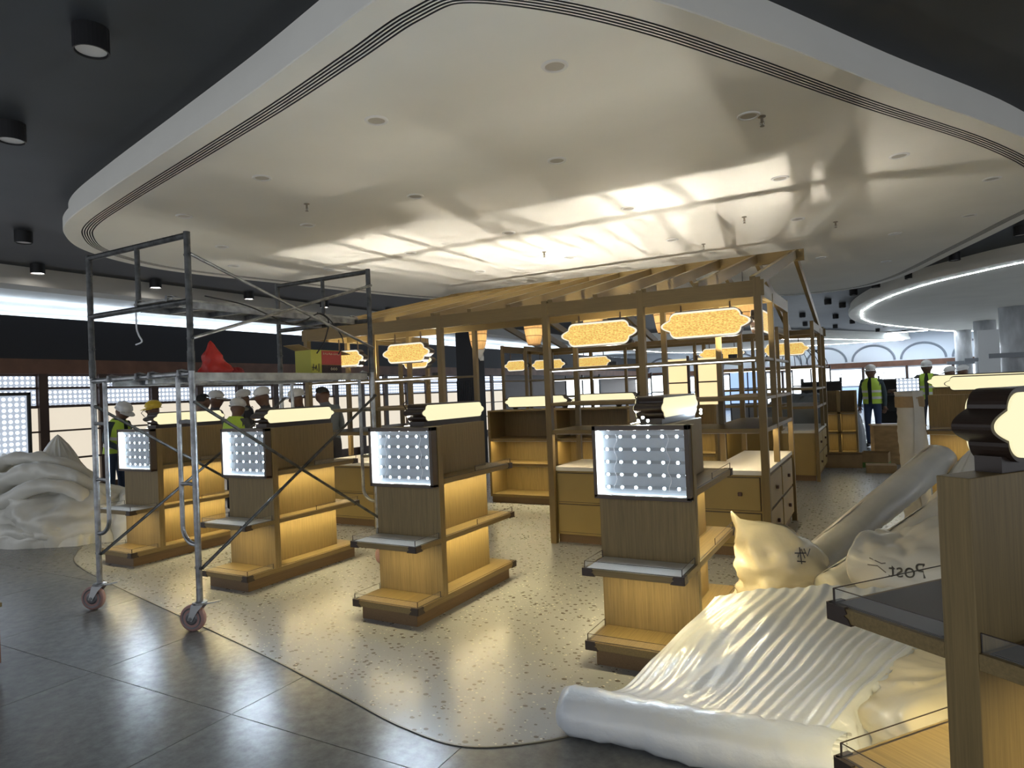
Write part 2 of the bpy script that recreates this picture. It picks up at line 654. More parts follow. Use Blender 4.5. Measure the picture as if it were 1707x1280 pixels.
for k, (x, y) in enumerate(DL):
    rows_ = (DL[0:4], DL[4:9], [DL[i] for i in (9, 10, 11, 12, 13, 14)])
    lab = 'small round recessed downlight in the farther part of the large white ceiling island'
    for rn, rw in zip(('nearest', 'second', 'third'), rows_):
        if (x, y) in rw:
            lab = 'round recessed downlight in the %s row of the white ceiling island, %s from the left' % (rn, ORD[sorted(rw).index((x, y))])
    t = thing('recessed_downlight', lab, 'downlight', (x, y, 3.5), 0, 'recessed downlights in the ceiling island')
    link('rim', dl_rim, t)
    link('lens', dl_lens, t)
sp_me = MB().lathe([(.028, 0), (.028, -.006), (.010, -.010), (.010, -.045), (.004, -.05), (.004, -.068), (.016, -.07), (.016, -.074), (.0001, -.075)], n=12).mesh('sprinkler_body', mat('sprinkler_brass', (.30, .27, .22), .3, .9))
fr_me = MB().tube([(-.012, 0, -.04), (-.014, 0, -.055), (0, 0, -.072), (.014, 0, -.055), (.012, 0, -.04)], .0022, 6).mesh('yoke', steel)
for (x, y, wh) in [(-.70, 5.12, 'beside a downlight, nearest of all'), (-4.86, 4.72, 'above the scaffold'), (-4.05, 8.3, 'above the left half of the pavilion ridge'), (-2.1, 9.3, 'above the right half of the pavilion ridge'), (-.45, 9.1, 'just right of the pavilion gable'), (-1.35, 8.1, 'just above the pavilion gable peak')]:
    t = thing('fire_sprinkler', 'small fire sprinkler on the ceiling island ' + wh, 'sprinkler', (x, y, 3.5), 0, 'sprinklers in the ceiling island')
    link('sprinkler_body', sp_me, t)
    link('yoke', fr_me, t)

# black surface-mounted can lights on the dark ceiling
can_me = MB().lathe([(.0001, 0), (.095, 0), (.095, -.14), (.086, -.14), (.084, -.11), (.0001, -.11)], n=28).mesh('can', black_m)
lens_on = MB().lathe([(.0001, -.125), (.083, -.125), (.083, -.112)], n=24).mesh('lens', emis('can_lens_lit', (1.0, .96, .88), 14))
lens_off = MB().lathe([(.0001, -.128), (.080, -.128), (.083, -.112)], n=24).mesh('lens', mat('can_lens_unlit', (.60, .60, .60), .4))
CANS = [(-3.92, 2.19, 0), (-5.72, 2.58, 0), (-9.1, 4.2, 0), (-11.0, 5.25, 1), (-11.0, 7.1, 1), (-11.0, 9.05, 1), (-10.9, 11.0, 1), (-10.7, 13.0, 1), (-10.7, 15.0, 1)]
for k, (x, y, on) in enumerate(CANS):
    lab = ['black can light nearest the top left corner of the picture', 'second black can light on the dark ceiling at the left edge', 'unlit black can light above the left wall, smallest of three'][k] if k < 3 else 'lit black can light along the left wall, %s from the left edge' % ORD[k - 3]
    t = thing('can_light', lab, 'ceiling light', (x, y, 3.78), 0, 'lit can lights along the left wall' if on else None)
    link('can', can_me, t)
    link('lens', lens_on if on else lens_off, t)
for (x, y) in [(2.2, 11.6), (1.9, 12.7), (1.2, 14.6), (.55, 16.6), (-.1, 17.6), (-.6, 18.8), (-1.3, 20.5), (-1.0, 21.8), (-2.3, 24), (-1.4, 25.6), (-2.6, 28), (-1.0, 28.6), (.1, 32), (-1.7, 30.5), (-.2, 35), (-4.5, 22), (-5.5, 20), (-5, 26), (-7, 24), (.9, 38)]:
    t = thing('can_light', 'small unlit black can light on the dark ceiling between the far islands', 'ceiling light', (x, y, 3.78), 0, 'unlit can lights on the far dark ceiling')
    link('can', can_me, t)
    link('lens', lens_off, t)

# ---------------------------------------------------------------- left wall with lit bays
WX = -13.0
struct(MB().box(WX - .5, WX, 1.0, 44, 2.5, 3.24).build('wall_left', navy_wall))
struct(MB().box(WX - .06, WX + .03, 1.0, 44, 2.24, 2.5).build('trim_2', brown_band))
struct(MB().box(WX - .75, WX - .55, 1.0, 44, 0, 2.5).build('wall_left_back', brown_post))
struct(MB().box(WX - 2.9, WX - 2.7, 1.0, 44, 0, 4.0).build('wall_outer', white_cool))
# ceiling lip and lit cove over the bulkhead
mb = MB()
mb.box(-11.8, -11.3, 1.0, 44, 3.5, 3.9)
struct(mb.build('ceiling_lip', mat('grey_white_paint', (.52, .51, .48), .7)))
struct(MB().box(WX - 2.7, -11.8, 1.0, 44, 3.56, 3.7).build('ceiling_cove', white_cool))
cv = thing('cove_light', 'cool white light strip hidden in the cove above the left bulkhead', 'cove light', (WX - .3, 1.5, 3.25))
MB().box(-2.3, .12, 0, 36, 0, .02).build('channel', mat('alu', (.5, .5, .5), .4, .8), cv)
for xx in (0, -1.1, -2.1):
    MB().box(xx - .03, xx + .03, 0, 36, .02, .032).build('diffuser', emis('cove_strip', (.80, .91, 1.0), 8.5), cv)
PIT = 1.03
post_me = MB().box(0, .12, -.075, .075, 0, 2.24).mesh('post', brown_post)
ledt_me = MB().box(.02, .05, -.42, .42, 2.01, 2.20).mesh('led_panel', led_wall)
ledb_me = MB().box(.02, .05, -.42, .42, 1.68, 1.965).mesh('led_panel', led_wall)
pan_me = [MB().box(.02, .05, -.44, .44, a, b).mesh('backlit_panel', beige_lit) for a, b in ((1.23, 1.63), (.72, 1.20), (.20, .69))]
bar_me = [MB().box(.01, .14 if z < 1.5 else .09, -.455, .455, z - .015, z + .015).mesh('shelf_rail', brown_post) for z in (1.985, 1.655, 1.215, .705)]
for k in range(-3, 16):
    y = 6.23 + PIT * k + PIT / 2
    t = thing('wall_display_bay', ('tall backlit bay with LED rows above beige panels, %s from the left edge' % ORD[k + 1]) if -1 <= k <= 6 else 'tall backlit bay with LED rows farther along the left wall', 'display bay', (WX - .1, y, 0), 0, 'lit bays along the left wall')
    link('post', post_me, t, (0, PIT / 2, 0))
    link('led_panel', ledt_me, t)
    link('led_panel', ledb_me, t)
    for p in pan_me:
        link('backlit_panel', p, t)
    for bm2 in bar_me:
        link('shelf_rail', bm2, t)
    MB().box(-.05, .0, -.51, .51, 0, 2.24).build('backboard', brown_post, t)
# free-standing LED box leaning by the left edge
t = thing('led_light_box', 'tall framed LED light box at the left edge before the lit wall', 'light box', (-11.5, 4.75, .80))
MB().box(-.04, 0, -.55, .55, 0, 1.06).build('backboard', black_m, t)
for a in (MB().box(-.04, .03, -.57, -.53, 0, 1.08), MB().box(-.04, .03, .53, .57, 0, 1.08), MB().box(-.04, .03, -.57, .57, 1.04, 1.08), MB().box(-.04, .03, -.57, .57, 0, .04)):
    a.build('frame_bar', black_m, t)
MB().box(0, .012, -.52, .52, .05, 1.03).build('led_panel', led_wall, t)
for yy in (-.4, .4):
    MB().box(-.04, 0, yy - .02, yy + .02, -.8, 0).build('leg', black_m, t)
# dark pillar far along the left, white rods on the bulkhead
t = thing('square_pillar', 'dark navy square pillar seen through the timber pavilion', 'pillar', (-7.75, 12.05, 0))
MB().box(-.22, .22, -.22, .22, 0, 3.5).build('shaft', navy_wall, t, .01)
mb = MB()
for k in range(10):
    mb.box(-.22 + k * .046, -.20 + k * .046, -.235, -.22, .1, 1.85)
mb.build('ribbed_cladding', mat('ribbed_dark', (.03, .035, .045), .5), t)

# ---------------------------------------------------------------- far walls
YB = 40.0
struct(MB().box(-16, 16, YB, YB + .2, 2.35, 4.0).build('wall_back', mat('far_white_wall', (.72, .78, .86), .7)))
struct(MB().box(-16, 16, YB - .1, YB + .02, 2.08, 2.36).build('trim_3', brown_band))
struct(MB().box(-16, 16, YB + .1, YB + .2, 0, 2.1).build('wall_back_lower', mat('far_lower_wall', (.25, .27, .30), .7)))
fpost = MB().box(-.05, .05, -.1, .0, 0, 2.1).mesh('mullion', brown_post)
for k in range(16):
    x = -15 + k * 2.0
    if k < 15:
        t = thing('far_display_bay', 'bright white display bay under the brown band on the far back wall', 'display bay', (x, YB, 0), 0, 'lit bays along the far back wall')
        link('mullion', fpost, t, (0, 0, 0))
        MB().box(.08, 1.92, -.03, 0, 1.15, 2.0).build('lit_pane', white_lit, t)
        MB().box(.08, 1.92, -.03, 0, .15, 1.05).build('lit_pane', white_lit if k % 3 else blue_lit, t)
        mb = MB()
        for z in (1.35, 1.75):
            mb.box(.2, 1.8, -.06, -.03, z, z + .025)
        for xx in (.2, .95, 1.78):
            mb.box(xx, xx + .025, -.06, -.03, 1.35, 1.77)
        mb.build('rail', mat('grey_rail', (.25, .27, .3), .5), t)
arch = MB().tube([(math.cos(a) * .98, 0, math.sin(a) * .80) for a in [PI * i / 24 for i in range(25)]], .055, 6).mesh('arch_moulding', mat('arch_grey', (.22, .25, .30), .6))
wb = bpy.data.objects['wall_back']
for k in range(14):
    link('arch_moulding', arch, wb, (-14 + k * 2.25, YB - .02, 2.42))
# added cool fill strip that brightens the far wall and hall
cw = thing('far_fill_light', 'added cool fill strip along the top of the far arched wall', 'cove light', (-14, YB - 2.2, 3.70))
MB().box(0, 28, -.1, .1, 0, .03).build('channel', mat('alu', (.5, .5, .5)), cw)
MB().box(0, 28, -.05, .05, -.012, 0).build('diffuser', emis('far_wall_fill', (.75, .87, 1.0), 55), cw)

# marble columns on the right
for k, (x, y, r, zt, lab) in enumerate([(3.14, 36.2, .33, 3.5, 'slim grey marble column, leftmost and farthest of three'), (3.34, 30.5, .36, 3.5, 'grey marble column, middle of the three at right'), (3.52, 24.9, .44, 3.5, 'grey marble column at the right edge')]):
    t = thing('marble_column', lab, 'column', (x, y, 0))
    mb = MB().lathe([(r, .2), (r, zt)], n=32)
    mb.smooth = True
    mb.build('shaft', marble, t)
    MB().lathe([(r + .07, 0), (r + .07, .12), (r + .02, .2)], n=32).build('base', marble, t)
    MB().box(-r - .35, r + .35, -r - .12, -r - .02, 1.98, 2.12).build('shelf_rail', mat('grey_rail', (.25, .27, .3), .5), t)
t = thing('door_frame_panel', 'white panel with a dark post between the marble columns at right', 'panel', (3.30, 27.5, 0))
MB().box(-.5, .5, -.03, .03, 0, 3.0).build('board', white_cool, t)
MB().box(.5, .66, -.06, .06, 0, 3.1).build('post', brown_post, t)
# wire dome
t = thing('wire_dome', 'thin black wire dome seen beyond the pavilion', 'dome', (-2.6, 23.0, 0))
mb = MB()
for k in range(8):
    a = PI * k / 8
    mb.tube([(math.cos(a) * math.cos(b) * 1.05, math.sin(a) * math.cos(b) * 1.05, 1.98 + math.sin(b) * .72) for b in [PI * i / 20 for i in range(21)]], .011, 5)
mb.build('ribs', black_m, t)
MB().tube([(math.cos(a) * 1.05, math.sin(a) * 1.05, 1.97) for a in [2 * PI * i / 40 for i in range(41)]], .02, 6, False).build('ring', black_m, t)
for k in range(4):
    a = PI / 4 + k * PI / 2
    MB().tube([(math.cos(a) * 1.05, math.sin(a) * 1.05, 0), (math.cos(a) * 1.05, math.sin(a) * 1.05, 1.97)], .03, 8).build('post', black_m, t)


# ---------------------------------------------------------------- scalloped signs
def scallop(L, H, k=8):
    q = []
    a0 = .62 * H
    xs, ys = L / 2 - a0, H / 2
    q.append((xs, ys))
    n0x, n0y = L / 2 - .34 * H, .23 * H
    for i in range(1, k + 1):
        t = PI / 2 * (1 - i / k)
        q.append((xs + (n0x - xs) * math.cos(t), n0y + (ys - n0y) * math.sin(t)))
    for i in range(1, k + 1):
        t = i / k
        q.append((n0x + (L / 2 - n0x) * math.sin(t * PI / 2) ** 1.0, n0y * (1 - t) ** .9))
    right = q
    full = right + [(x, -y) for x, y in right[-2::-1]]
    left = [(-x, -y) for x, y in full]
    return full + left


def sign_part(parent, L, H, depth, loc, plane, face_m, rim_m=None, faces=(0, 1), name='sign_box'):
    """scalloped light box; body centred on loc, outline in `plane`"""
    b = MB().prism(scallop(L, H), -depth / 2, depth / 2, plane).build(name, sign_dark, parent, 0, loc)
    for s in faces:
        d = depth / 2 * (1 if s else -1)
        e = .006 * (1 if s else -1)
        if rim_m:
            MB().prism(scallop(L - .012, H - .012), d, d + e * .5, plane).build('rim', rim_m, b)
            MB().prism(scallop(L - .055, H - .05), d, d + e, plane).build('lit_face', face_m, b)
        else:
            MB().prism(scallop(L - .022, H - .022), d, d + e, plane).build('lit_face', face_m, b)
    return b


# ---------------------------------------------------------------- gondolas
db = MB().lathe([(.0085, 0), (.0085, .007)], n=12, axis='y')
db.mi = [1] * 12 + [1, 0]
dotme = db.mesh('led_lens', [led_dot, mat('led_housing', (.75, .8, .85), .4)])
dotme.transform(Matrix.Scale(-1, 4, (0, 1, 0)))


def bracket(parent, x, y, z0, z1, sx, sy):
    """dark shaped corner cap wrapped over a shelf corner"""
    e = .004
    L = .075
    mb = MB()
    prof = [(0, z0 - e), (L, z0 - e), (L - .01, z0 + (z1 - z0) * .35), (L - .022, z0 + (z1 - z0) * .5), (L - .012, z0 + (z1 - z0) * .7), (L - .02, z1 + e), (0, z1 + e)]
    mb.prism([(x - sx * a, b) for a, b in prof], y + sy * e, y - sy * .01, 'xz')
    mb.prism([(y - sy * a, b) for a, b in prof], x + sx * e, x - sx * .01, 'yz')
    return mb.build('corner_cap', dark_edge, parent)


def guard(parent, pts, z, h=.042):
    mb = MB()
    for (a, b) in zip(pts[:-1], pts[1:]):
        mb.beam((a[0], a[1], z + h / 2), (b[0], b[1], z + h / 2), .004, h)
    gg = mb.build('glass_guard', glass, parent)
    mb = MB()
    for (a, b) in zip(pts[:-1], pts[1:]):
        mb.beam((a[0], a[1], z + h), (b[0], b[1], z + h), .003, .002)
    for a in pts:
        mb.box(a[0] - .002, a[0] + .002, a[1] - .002, a[1] + .002, z, z + h)
    mb.build('guard_edge', dark_edge, parent)
    return gg


def down_strip(parent, a, b, c, d, z0, z1, m=None):
    mb = MB().box(a, b, c, d, z0, z1)
    mb.mi = [0, 1, 1, 1, 1, 1]
    return mb.build('led_strip', [m or warm_strip, mat('alu_channel', (.5, .5, .5), .4, .8)], parent)


def shelf(parent, x0, x1, y0, y1, z0, z1, m, caps=(), inlay=None, gpts=None, strip=None, inl_m=None):
    s = MB().box(x0, x1, y0, y1, z0, z1).build('shelf', m, parent, .002)
    for (sx, sy) in caps:
        bracket(s, x1 if sx > 0 else x0, y1 if sy > 0 else y0, z0, z1, sx, sy)
    if inlay:
        a, b, c, d = inlay
        MB().box(a - .006, b + .006, c - .006, d + .006, z1, z1 + .0015).build('edge_line', dark_edge, s)
        MB().box(a, b, c, d, z1, z1 + .003).build('liner', inl_m or oak_y, s)
    if gpts:
        guard(s, gpts, z1)
    if strip:
        a, b, c, d = strip
        down_strip(s, a, b, c, d, z0 - .006, z0)
    return s


def gondola(loc, label, wires=True):
    g = thing('display_gondola', label, 'display stand', loc, 0, 'row of oak gondolas on the terrazzo')
    MB().box(.045, .535, .045, 1.32, 0, .10).build('plinth', plinth_m, g, .003)
    W, L = .58, 1.365
    shelf(g, 0, W, 0, L, .10, .142, oak_y, ((1, -1), (-1, -1), (1, 1)), (.02, .56, .02, .295), ((.01, .28), (.01, .012), (.568, .012), (.568, .28)))
    MB().box(.425, .565, .37, 1.345, .142, .146).build('shelf_liner', oak_y, g)
    MB().box(0, W, .30, .36, .142, 1.35).build('end_panel', oak_z, g, .002)
    MB().box(.16, .42, .36, 1.2, .142, 1.345).build('spine_panel', oak_z, g, .002)
    shelf(g, 0, W, 0, .30, .52, .556, oak_x, ((1, -1), (-1, -1)), (.02, .56, .02, .29), ((.01, .285), (.01, .012), (.568, .012), (.568, .285)), (.04, .54, .07, .078), inlay_m)
    for z0, z1 in ((.52, .556), (.935, .972)):
        shelf(g, .42, W, .36, L, z0, z1, oak_y, ((1, 1),), (.435, .565, .37, 1.345), ((.568, .8), (.568, 1.353)), (.515, .523, .40, 1.30))
        shelf(g, 0, .16, .36, L, z0, z1, oak_y, ((-1, 1),), None, None, (.017, .025, .40, 1.30))
        shelf(g, .16, .42, 1.2, L, z0, z1, oak_x)
    # light box on the end panel
    lb = MB().box(.0, .565, .283, .30, .925, 1.348).build('light_box', led_board, g)
    for a in (MB().box(-.006, .016, .235, .30, .925, 1.352), MB().box(.55, .574, .235, .30, .925, 1.352), MB().box(-.006, .574, .235, .30, 1.325, 1.352), MB().box(-.006, .574, .235, .30, .918, .942)):
        a.build('frame_bar', mat('lightbox_frame', (.085, .06, .042), .4), lb, .002)
    MB().box(.016, .022, .24, .283, .945, 1.322).build('edge_light', edge_glow, lb)
    MB().box(.016, .55, .262, .283, .942, .945).build('edge_light', emis('edge_glow_soft', (.85, .94, 1.0), .9), lb)
    for r in range(5):
        z = 1.285 - r * .075
        MB().box(.05, .54, .279, .283, z - .009, z + .009).build('led_bar', led_bar_m, lb)
        for c in range(6):
            link('led_lens', dotme, lb, (.075 + c * .085, .279, z))
    for wx, sgn in ((.44, 1), (.13, -1)):
        MB().tube([(wx + .010 * math.sin(k * 1.1) + sgn * .012 * k / 16, .272, 1.30 - k * .0205) for k in range(17)], .0022, 6).build('wire', mat('white_wire', (.85, .87, .9), .4), lb)
    # sign on top
    s = sign_part(g, .88, .140, .17, (.295, .83, 1.446), 'yz', cream_lit)
    for yy in (-.3, .3):
        MB().box(-.02, .02, yy - .03, yy + .03, -.102, -.06).build('foot', sign_dark, s)
    mb = MB().box(.165, .177, .45, 1.15, 1.3455, 1.3515)  # added upward fill strip, unseen behind the sign, brightens the ceiling
    mb.mi = [1, 0, 1, 1, 1, 1]
    mb.build('led_strip', [emis('ceiling_fill_strip', (1.0, .95, .82), 62) if wires != 2 else emis('ceiling_fill_strip_bright', (1.0, .95, .82), 125), mat('alu_channel', (.5, .5, .5), .4, .8)], g)
    MB().box(-.06, .075, -.40, .40, -.101, -.064).build('strip_shield', sign_dark, s)  # added plate closing the gap so the fill strip stays unseen
    if wires == 2:
        for q in ((.24, .385, 1.372), (.27, .385, 1.392), (.30, .385, 1.372), (.40, 1.285, 1.372), (.40, 1.285, 1.395)):
            link('led_lens', dotme, s, (q[0] - .295, q[1] - .83, q[2] - 1.446))
    MB().tube([(-.05, -.44, .03), (-.06, -.47, .07), (-.04, -.45, .10), (-.055, -.43, .085)], .004, 5).build('cable_tail', black_m, s)
    return g


gondola((-7.10, 3.86, 0), 'oak display gondola with LED panel, leftmost of the row behind the scaffold')
gondola((-5.23, 3.705, 0), 'oak display gondola with LED panel standing inside the scaffold bay')
gondola((-3.385, 3.585, 0), 'oak display gondola with LED panel just right of the scaffold, fully in view')
gondola((-1.55, 3.50, 0), 'oak display gondola with LED panel beside the white foam sheets, rightmost of the row', 2)


def spine_gondola(loc, rz, L, D, label, group=None, th=.075, base=True):
    """double-sided stand: upright spine with shelves on either side and a sign along the top. Spine runs along +x local, starting at x=0"""
    g = thing('spine_gondola', label, 'display stand', loc, rz, group)
    MB().box(0, L, -th / 2, th / 2, .1, 1.35).build('spine_panel', oak_z, g, .002)
    MB().box(.03, L - .03, -D + .03, D - .03, 0, .10).build('plinth', plinth_m, g)
    for s in (-1, 1):
        for z0, z1 in ((.10, .142), (.52, .556), (.935, .972)):
            y0, y1 = s * th / 2, s * (th / 2 + D - .04)
            a, b = min(y0, y1), max(y0, y1)
            shelf(g, 0, L, a, b, z0, z1, oak_x, ((-1, s),), (.022, L - .02, a + .02, b - .02),
                  ((.012, y0), (.012, y1 - s * .012), (L - .02, y1 - s * .012)), (.05, L - .05, y1 - s * .03, y1 - s * .022), dark_edge if z1 > .9 else None)
    return g


d2a = math.atan2(math.cos(math.radians(37.8)), math.sin(math.radians(37.8)))   # direction of the spine, 37.8 degrees right of +y
# end face of the spine spans (.086,1.78) to (.157,1.754); its centre starts the spine
g = spine_gondola((.121, 1.767, 0), d2a, 1.2, .36, 'large oak gondola close up at the right edge with a brown scalloped sign on top')
s = sign_part(g, .95, .170, .088, (.545, 0, 1.457), 'xz', cream_lit)
for xx in (-.36, .36):
    MB().box(xx - .06, xx + .06, -.03, .03, -.112, -.07).build('foot', sign_dark, s)
# stand behind the foam at right
g = spine_gondola((.42, 8.75, 0), math.radians(-21), 1.7, .30, 'oak gondola behind the foam rolls with a long cream sign, right background')
s = sign_part(g, 1.75, .16, .15, (1.05, 0, 1.47), 'xz', cream_lit)
g2 = thing('sign_light_box', 'long cream lit sign just behind another one, right background', 'sign', (1.35, 9.3, 1.35), math.radians(-21))
sign_part(g2, 1.9, .16, .12, (0, 0, .14), 'xz', cream_lit)
MB().box(-.9, .9, -.03, .03, -1.35, .06).build('stand_panel', oak_z, g2)
# corner of another stand cut off by the left edge
g = thing('low_cabinet', 'reddish brown cabinet corner cut off by the left picture edge', 'cabinet', (-4.78, 1.72, 0))
MB().box(-.6, .02, .0, .28, .06, .40).build('body', wood('red_wood', (.20, .075, .035), 'z'), g, .003)
MB().box(-.56, 0, .02, .26, 0, .06).build('plinth', plinth_m, g)
MB().box(-.62, .03, -.01, .29, .40, .425).build('top', oak_x, g, .002)
# ---------------------------------------------------------------- timber pavilion
CX, CY = -3.71, 9.65
kio = thing('timber_pavilion', 'open ochre timber pavilion frame with pitched rafters over the counters', 'pavilion', (0, 0, 0))


def bx4(fn, nm, m, both=(1, 1), parent=None, bevel=.002):
    """mirror a box over the four quarters of the pavilion"""
    for mx in ((0, 1) if both[0] else (0,)):
        for my in ((0, 1) if both[1] else (0,)):
            x0, x1, y0, y1, z0, z1 = fn
            if mx:
                x0, x1 = 2 * CX - x1, 2 * CX - x0
            if my:
                y0, y1 = 2 * CY - y1, 2 * CY - y0
            MB().box(x0, x1, y0, y1, z0, z1).build(nm, m, parent or kio, bevel)


P = .032
for (x, y, zt) in [(-.95, 6.2, 2.50), (-2.02, 6.2, 2.50), (-3.04, 6.2, 2.50), (-.95, 6.93, 2.36), (-.95, 8.08, 2.48), (-2.02, 6.93, 2.36), (-3.04, 6.93, 2.36), (-1.46, 6.93, 2.36), (-1.46, 8.08, 2.36)]:
    r = P if y < 6.5 else .026
    bx4((x - r, x + r, y - r, y + r, 0 if (y < 6.5 or (x, y) == (-.95, 8.08)) else .79, zt), 'post', och_z)
# eaves, inner beams, side beams
bx4((-6.53, -.89, 6.17, 6.215, 2.335, 2.475), 'eave_beam', och_x, (0, 1))
bx4((-6.50, -.92, 6.905, 6.955, 2.345, 2.43), 'inner_beam', och_x, (0, 1))
bx4((-.975, -.925, 6.2, 8.10, 2.345, 2.47), 'side_beam', och_y)
bx4((-1.485, -1.435, 6.93, 8.10, 2.345, 2.43), 'side_beam', och_y)
MB().box(-6.55, -.87, CY - .028, CY + .028, 3.17, 3.32).build('ridge_beam', och_x, kio, .002)
for k in range(12):
    x = -.985 - k * .497
    for my in (0, 1):
        ye = 6.19 if not my else 2 * CY - 6.19
        yr = CY - .028 if not my else CY + .028
        MB().beam((x, ye, 2.455), (x, yr, 3.255), .05, .115).build('rafter', och_y, kio)
# shelves
for (z0, z1) in ((1.125, 1.165), (1.415, 1.445)):
    bx4((-3.06, -.93, 6.18, 6.95, z0, z1), 'shelf_board', och_x)
    bx4((-1.48, -.93, 6.95, 8.10, z0, z1), 'shelf_board', och_y)
for q in [(-3.06, -.93, 6.18, 6.21, 1.775, 1.80), (-3.06, -.93, 6.92, 6.945, 1.775, 1.80), (-.965, -.935, 6.2, 8.1, 1.775, 1.80), (-1.475, -1.445, 6.93, 8.1, 1.775, 1.80)]:
    bx4(q, 'shelf_rail', och_x)
bx4((-3.04, -.95, 6.21, 6.92, 1.785, 1.797), 'glass_shelf', glass, (1, 1))
bx4((-3.0, -1.0, 6.215, 6.223, 1.766, 1.775), 'led_strip', cool_strip)


soft = emis('warm_strip_soft', (1.0, .82, .52), 60)
for mx in (0, 1):
    for (a, b, c, d) in ((-3.0, -1.0, 6.25, 6.258), (-.985, -.977, 6.3, 8.0)):
        if mx:
            a, b = 2 * CX - b, 2 * CX - a
        down_strip(kio, a, b, c, d, 1.117, 1.125, soft)


# counters with drawers: four L shapes
def counter(mx, my, label):
    t = thing('drawer_counter', label, 'counter', (0, 0, 0), 0, 'drawer counters of the pavilion')

    def M(x0, x1, y0, y1, z0, z1, nm, m, par=t, bev=.002):
        if mx:
            x0, x1 = 2 * CX - x1, 2 * CX - x0
        if my:
            y0, y1 = 2 * CY - y1, 2 * CY - y0
        return MB().box(x0, x1, y0, y1, z0, z1).build(nm, m, par, bev)
    mu = mat('mustard_panel', (.32, .225, .072), .45, noise_amt=.05, nscale=3)
    M(-3.04, -.96, 6.24, 6.95, .09, .745, 'body', mu)
    M(-1.45, -.96, 6.95, 8.05, .09, .745, 'body', mu)
    M(-3.02, -.99, 6.27, 6.92, 0, .09, 'plinth', plinth_m)
    M(-1.42, -.99, 6.92, 8.02, 0, .09, 'plinth', plinth_m)
    M(-3.03, -.945, 6.225, 6.96, .745, .785, 'worktop', counter_white)
    M(-1.46, -.945, 6.96, 8.06, .745, .785, 'worktop', counter_white)
    for (a, b) in ((-2.99, -2.02), (-1.98, -1.01)):
        for (c, d) in ((.43, .72), (.12, .40)):
            M(a - .006, b + .006, 6.236, 6.24, c - .006, d + .006, 'shadow_gap', dark_edge, t, 0)
            dr = M(a, b, 6.222, 6.24, c, d, 'drawer', mu)
            kx, ky, kz = (a + b) / 2, 6.222, (c + d) / 2
            for kk in ((a + .8,) if True else ()):
                M(kk - .018, kk + .018, 6.195, 6.222, kz - .018, kz + .018, 'knob', knob_m, dr, .006)
    for (a, b) in ((6.34, 7.12), (7.18, 7.98)):
        for (c, d) in ((.43, .72), (.12, .40)):
            M(-.96, -.956, a - .006, b + .006, c - .006, d + .006, 'shadow_gap', dark_edge, t, 0)
            dr = M(-.96, -.942, a, b, c, d, 'drawer', mu)
            M(-.942, -.915, (a + b) / 2 - .018, (a + b) / 2 + .018, (c + d) / 2 - .018, (c + d) / 2 + .018, 'knob', knob_m, dr, .006)
    return t


counter(0, 0, 'mustard drawer counter with white top, front right corner of the pavilion')
counter(1, 0, 'mustard drawer counter with white top, front left corner of the pavilion behind the scaffold')
counter(0, 1, 'mustard drawer counter with white top, rear right corner of the pavilion')
counter(1, 1, 'mustard drawer counter with white top, rear left corner of the pavilion')


# hanging amber signs
def hang_sign(loc, L, H, label, rz=0):
    t = thing('hanging_sign', label, 'sign', loc, rz, 'amber signs hung in the pavilion')
    b = sign_part(t, L, H, .10, (0, 0, 0), 'xz', amber_m, emis('sign_rim_glow', (1.0, .93, .75), .42, .4, (.4, .37, .3)))
    for xx in (-L * .27, L * .27):
        MB().tube([(xx, 0, H / 2 - .01), (xx, 0, 2.36 - loc[2])], .009, 6).build('hanger_rod', mat('hanger', (.18, .12, .07), .5), t)
    return t


hang_sign((-1.50, 6.58, 2.16), .87, .27, 'amber fabric scalloped sign, largest, front right bay of the pavilion')
hang_sign((-2.60, 6.58, 2.15), .86, .26, 'amber fabric scalloped sign right of the pavilion entrance')
hang_sign((-5.14, 6.58, 2.11), .74, .25, 'amber fabric scalloped sign left of the pavilion entrance')
hang_sign((-6.12, 6.58, 2.10), .60, .22, 'amber fabric sign behind the carton on the scaffold')
hang_sign((-5.62, 7.4, 2.06), .55, .22, 'amber fabric sign half hidden behind its neighbour at the pavilion left')
hang_sign((-1.12, 7.45, 2.20), .80, .24, 'amber sign turned sideways on the pavilion right side', PI / 2)
hang_sign((-1.52, 12.7, 2.13), .80, .24, 'amber sign at the rear right corner of the pavilion')
hang_sign((-2.62, 12.7, 2.12), .84, .23, 'amber sign in the rear right bay of the pavilion')
hang_sign((-5.18, 12.7, 2.12), .80, .22, 'amber sign at the rear middle of the pavilion, right of a pair')
hang_sign((-6.19, 12.7, 2.12), .80, .22, 'amber sign at the rear left bay of the pavilion')
hang_sign((-6.36, 11.6, 2.09), .55, .22, 'amber sign farthest left at the rear of the pavilion')

# basket pendants
pend_glow = emis('bulb', (1.0, .80, .52), 10)


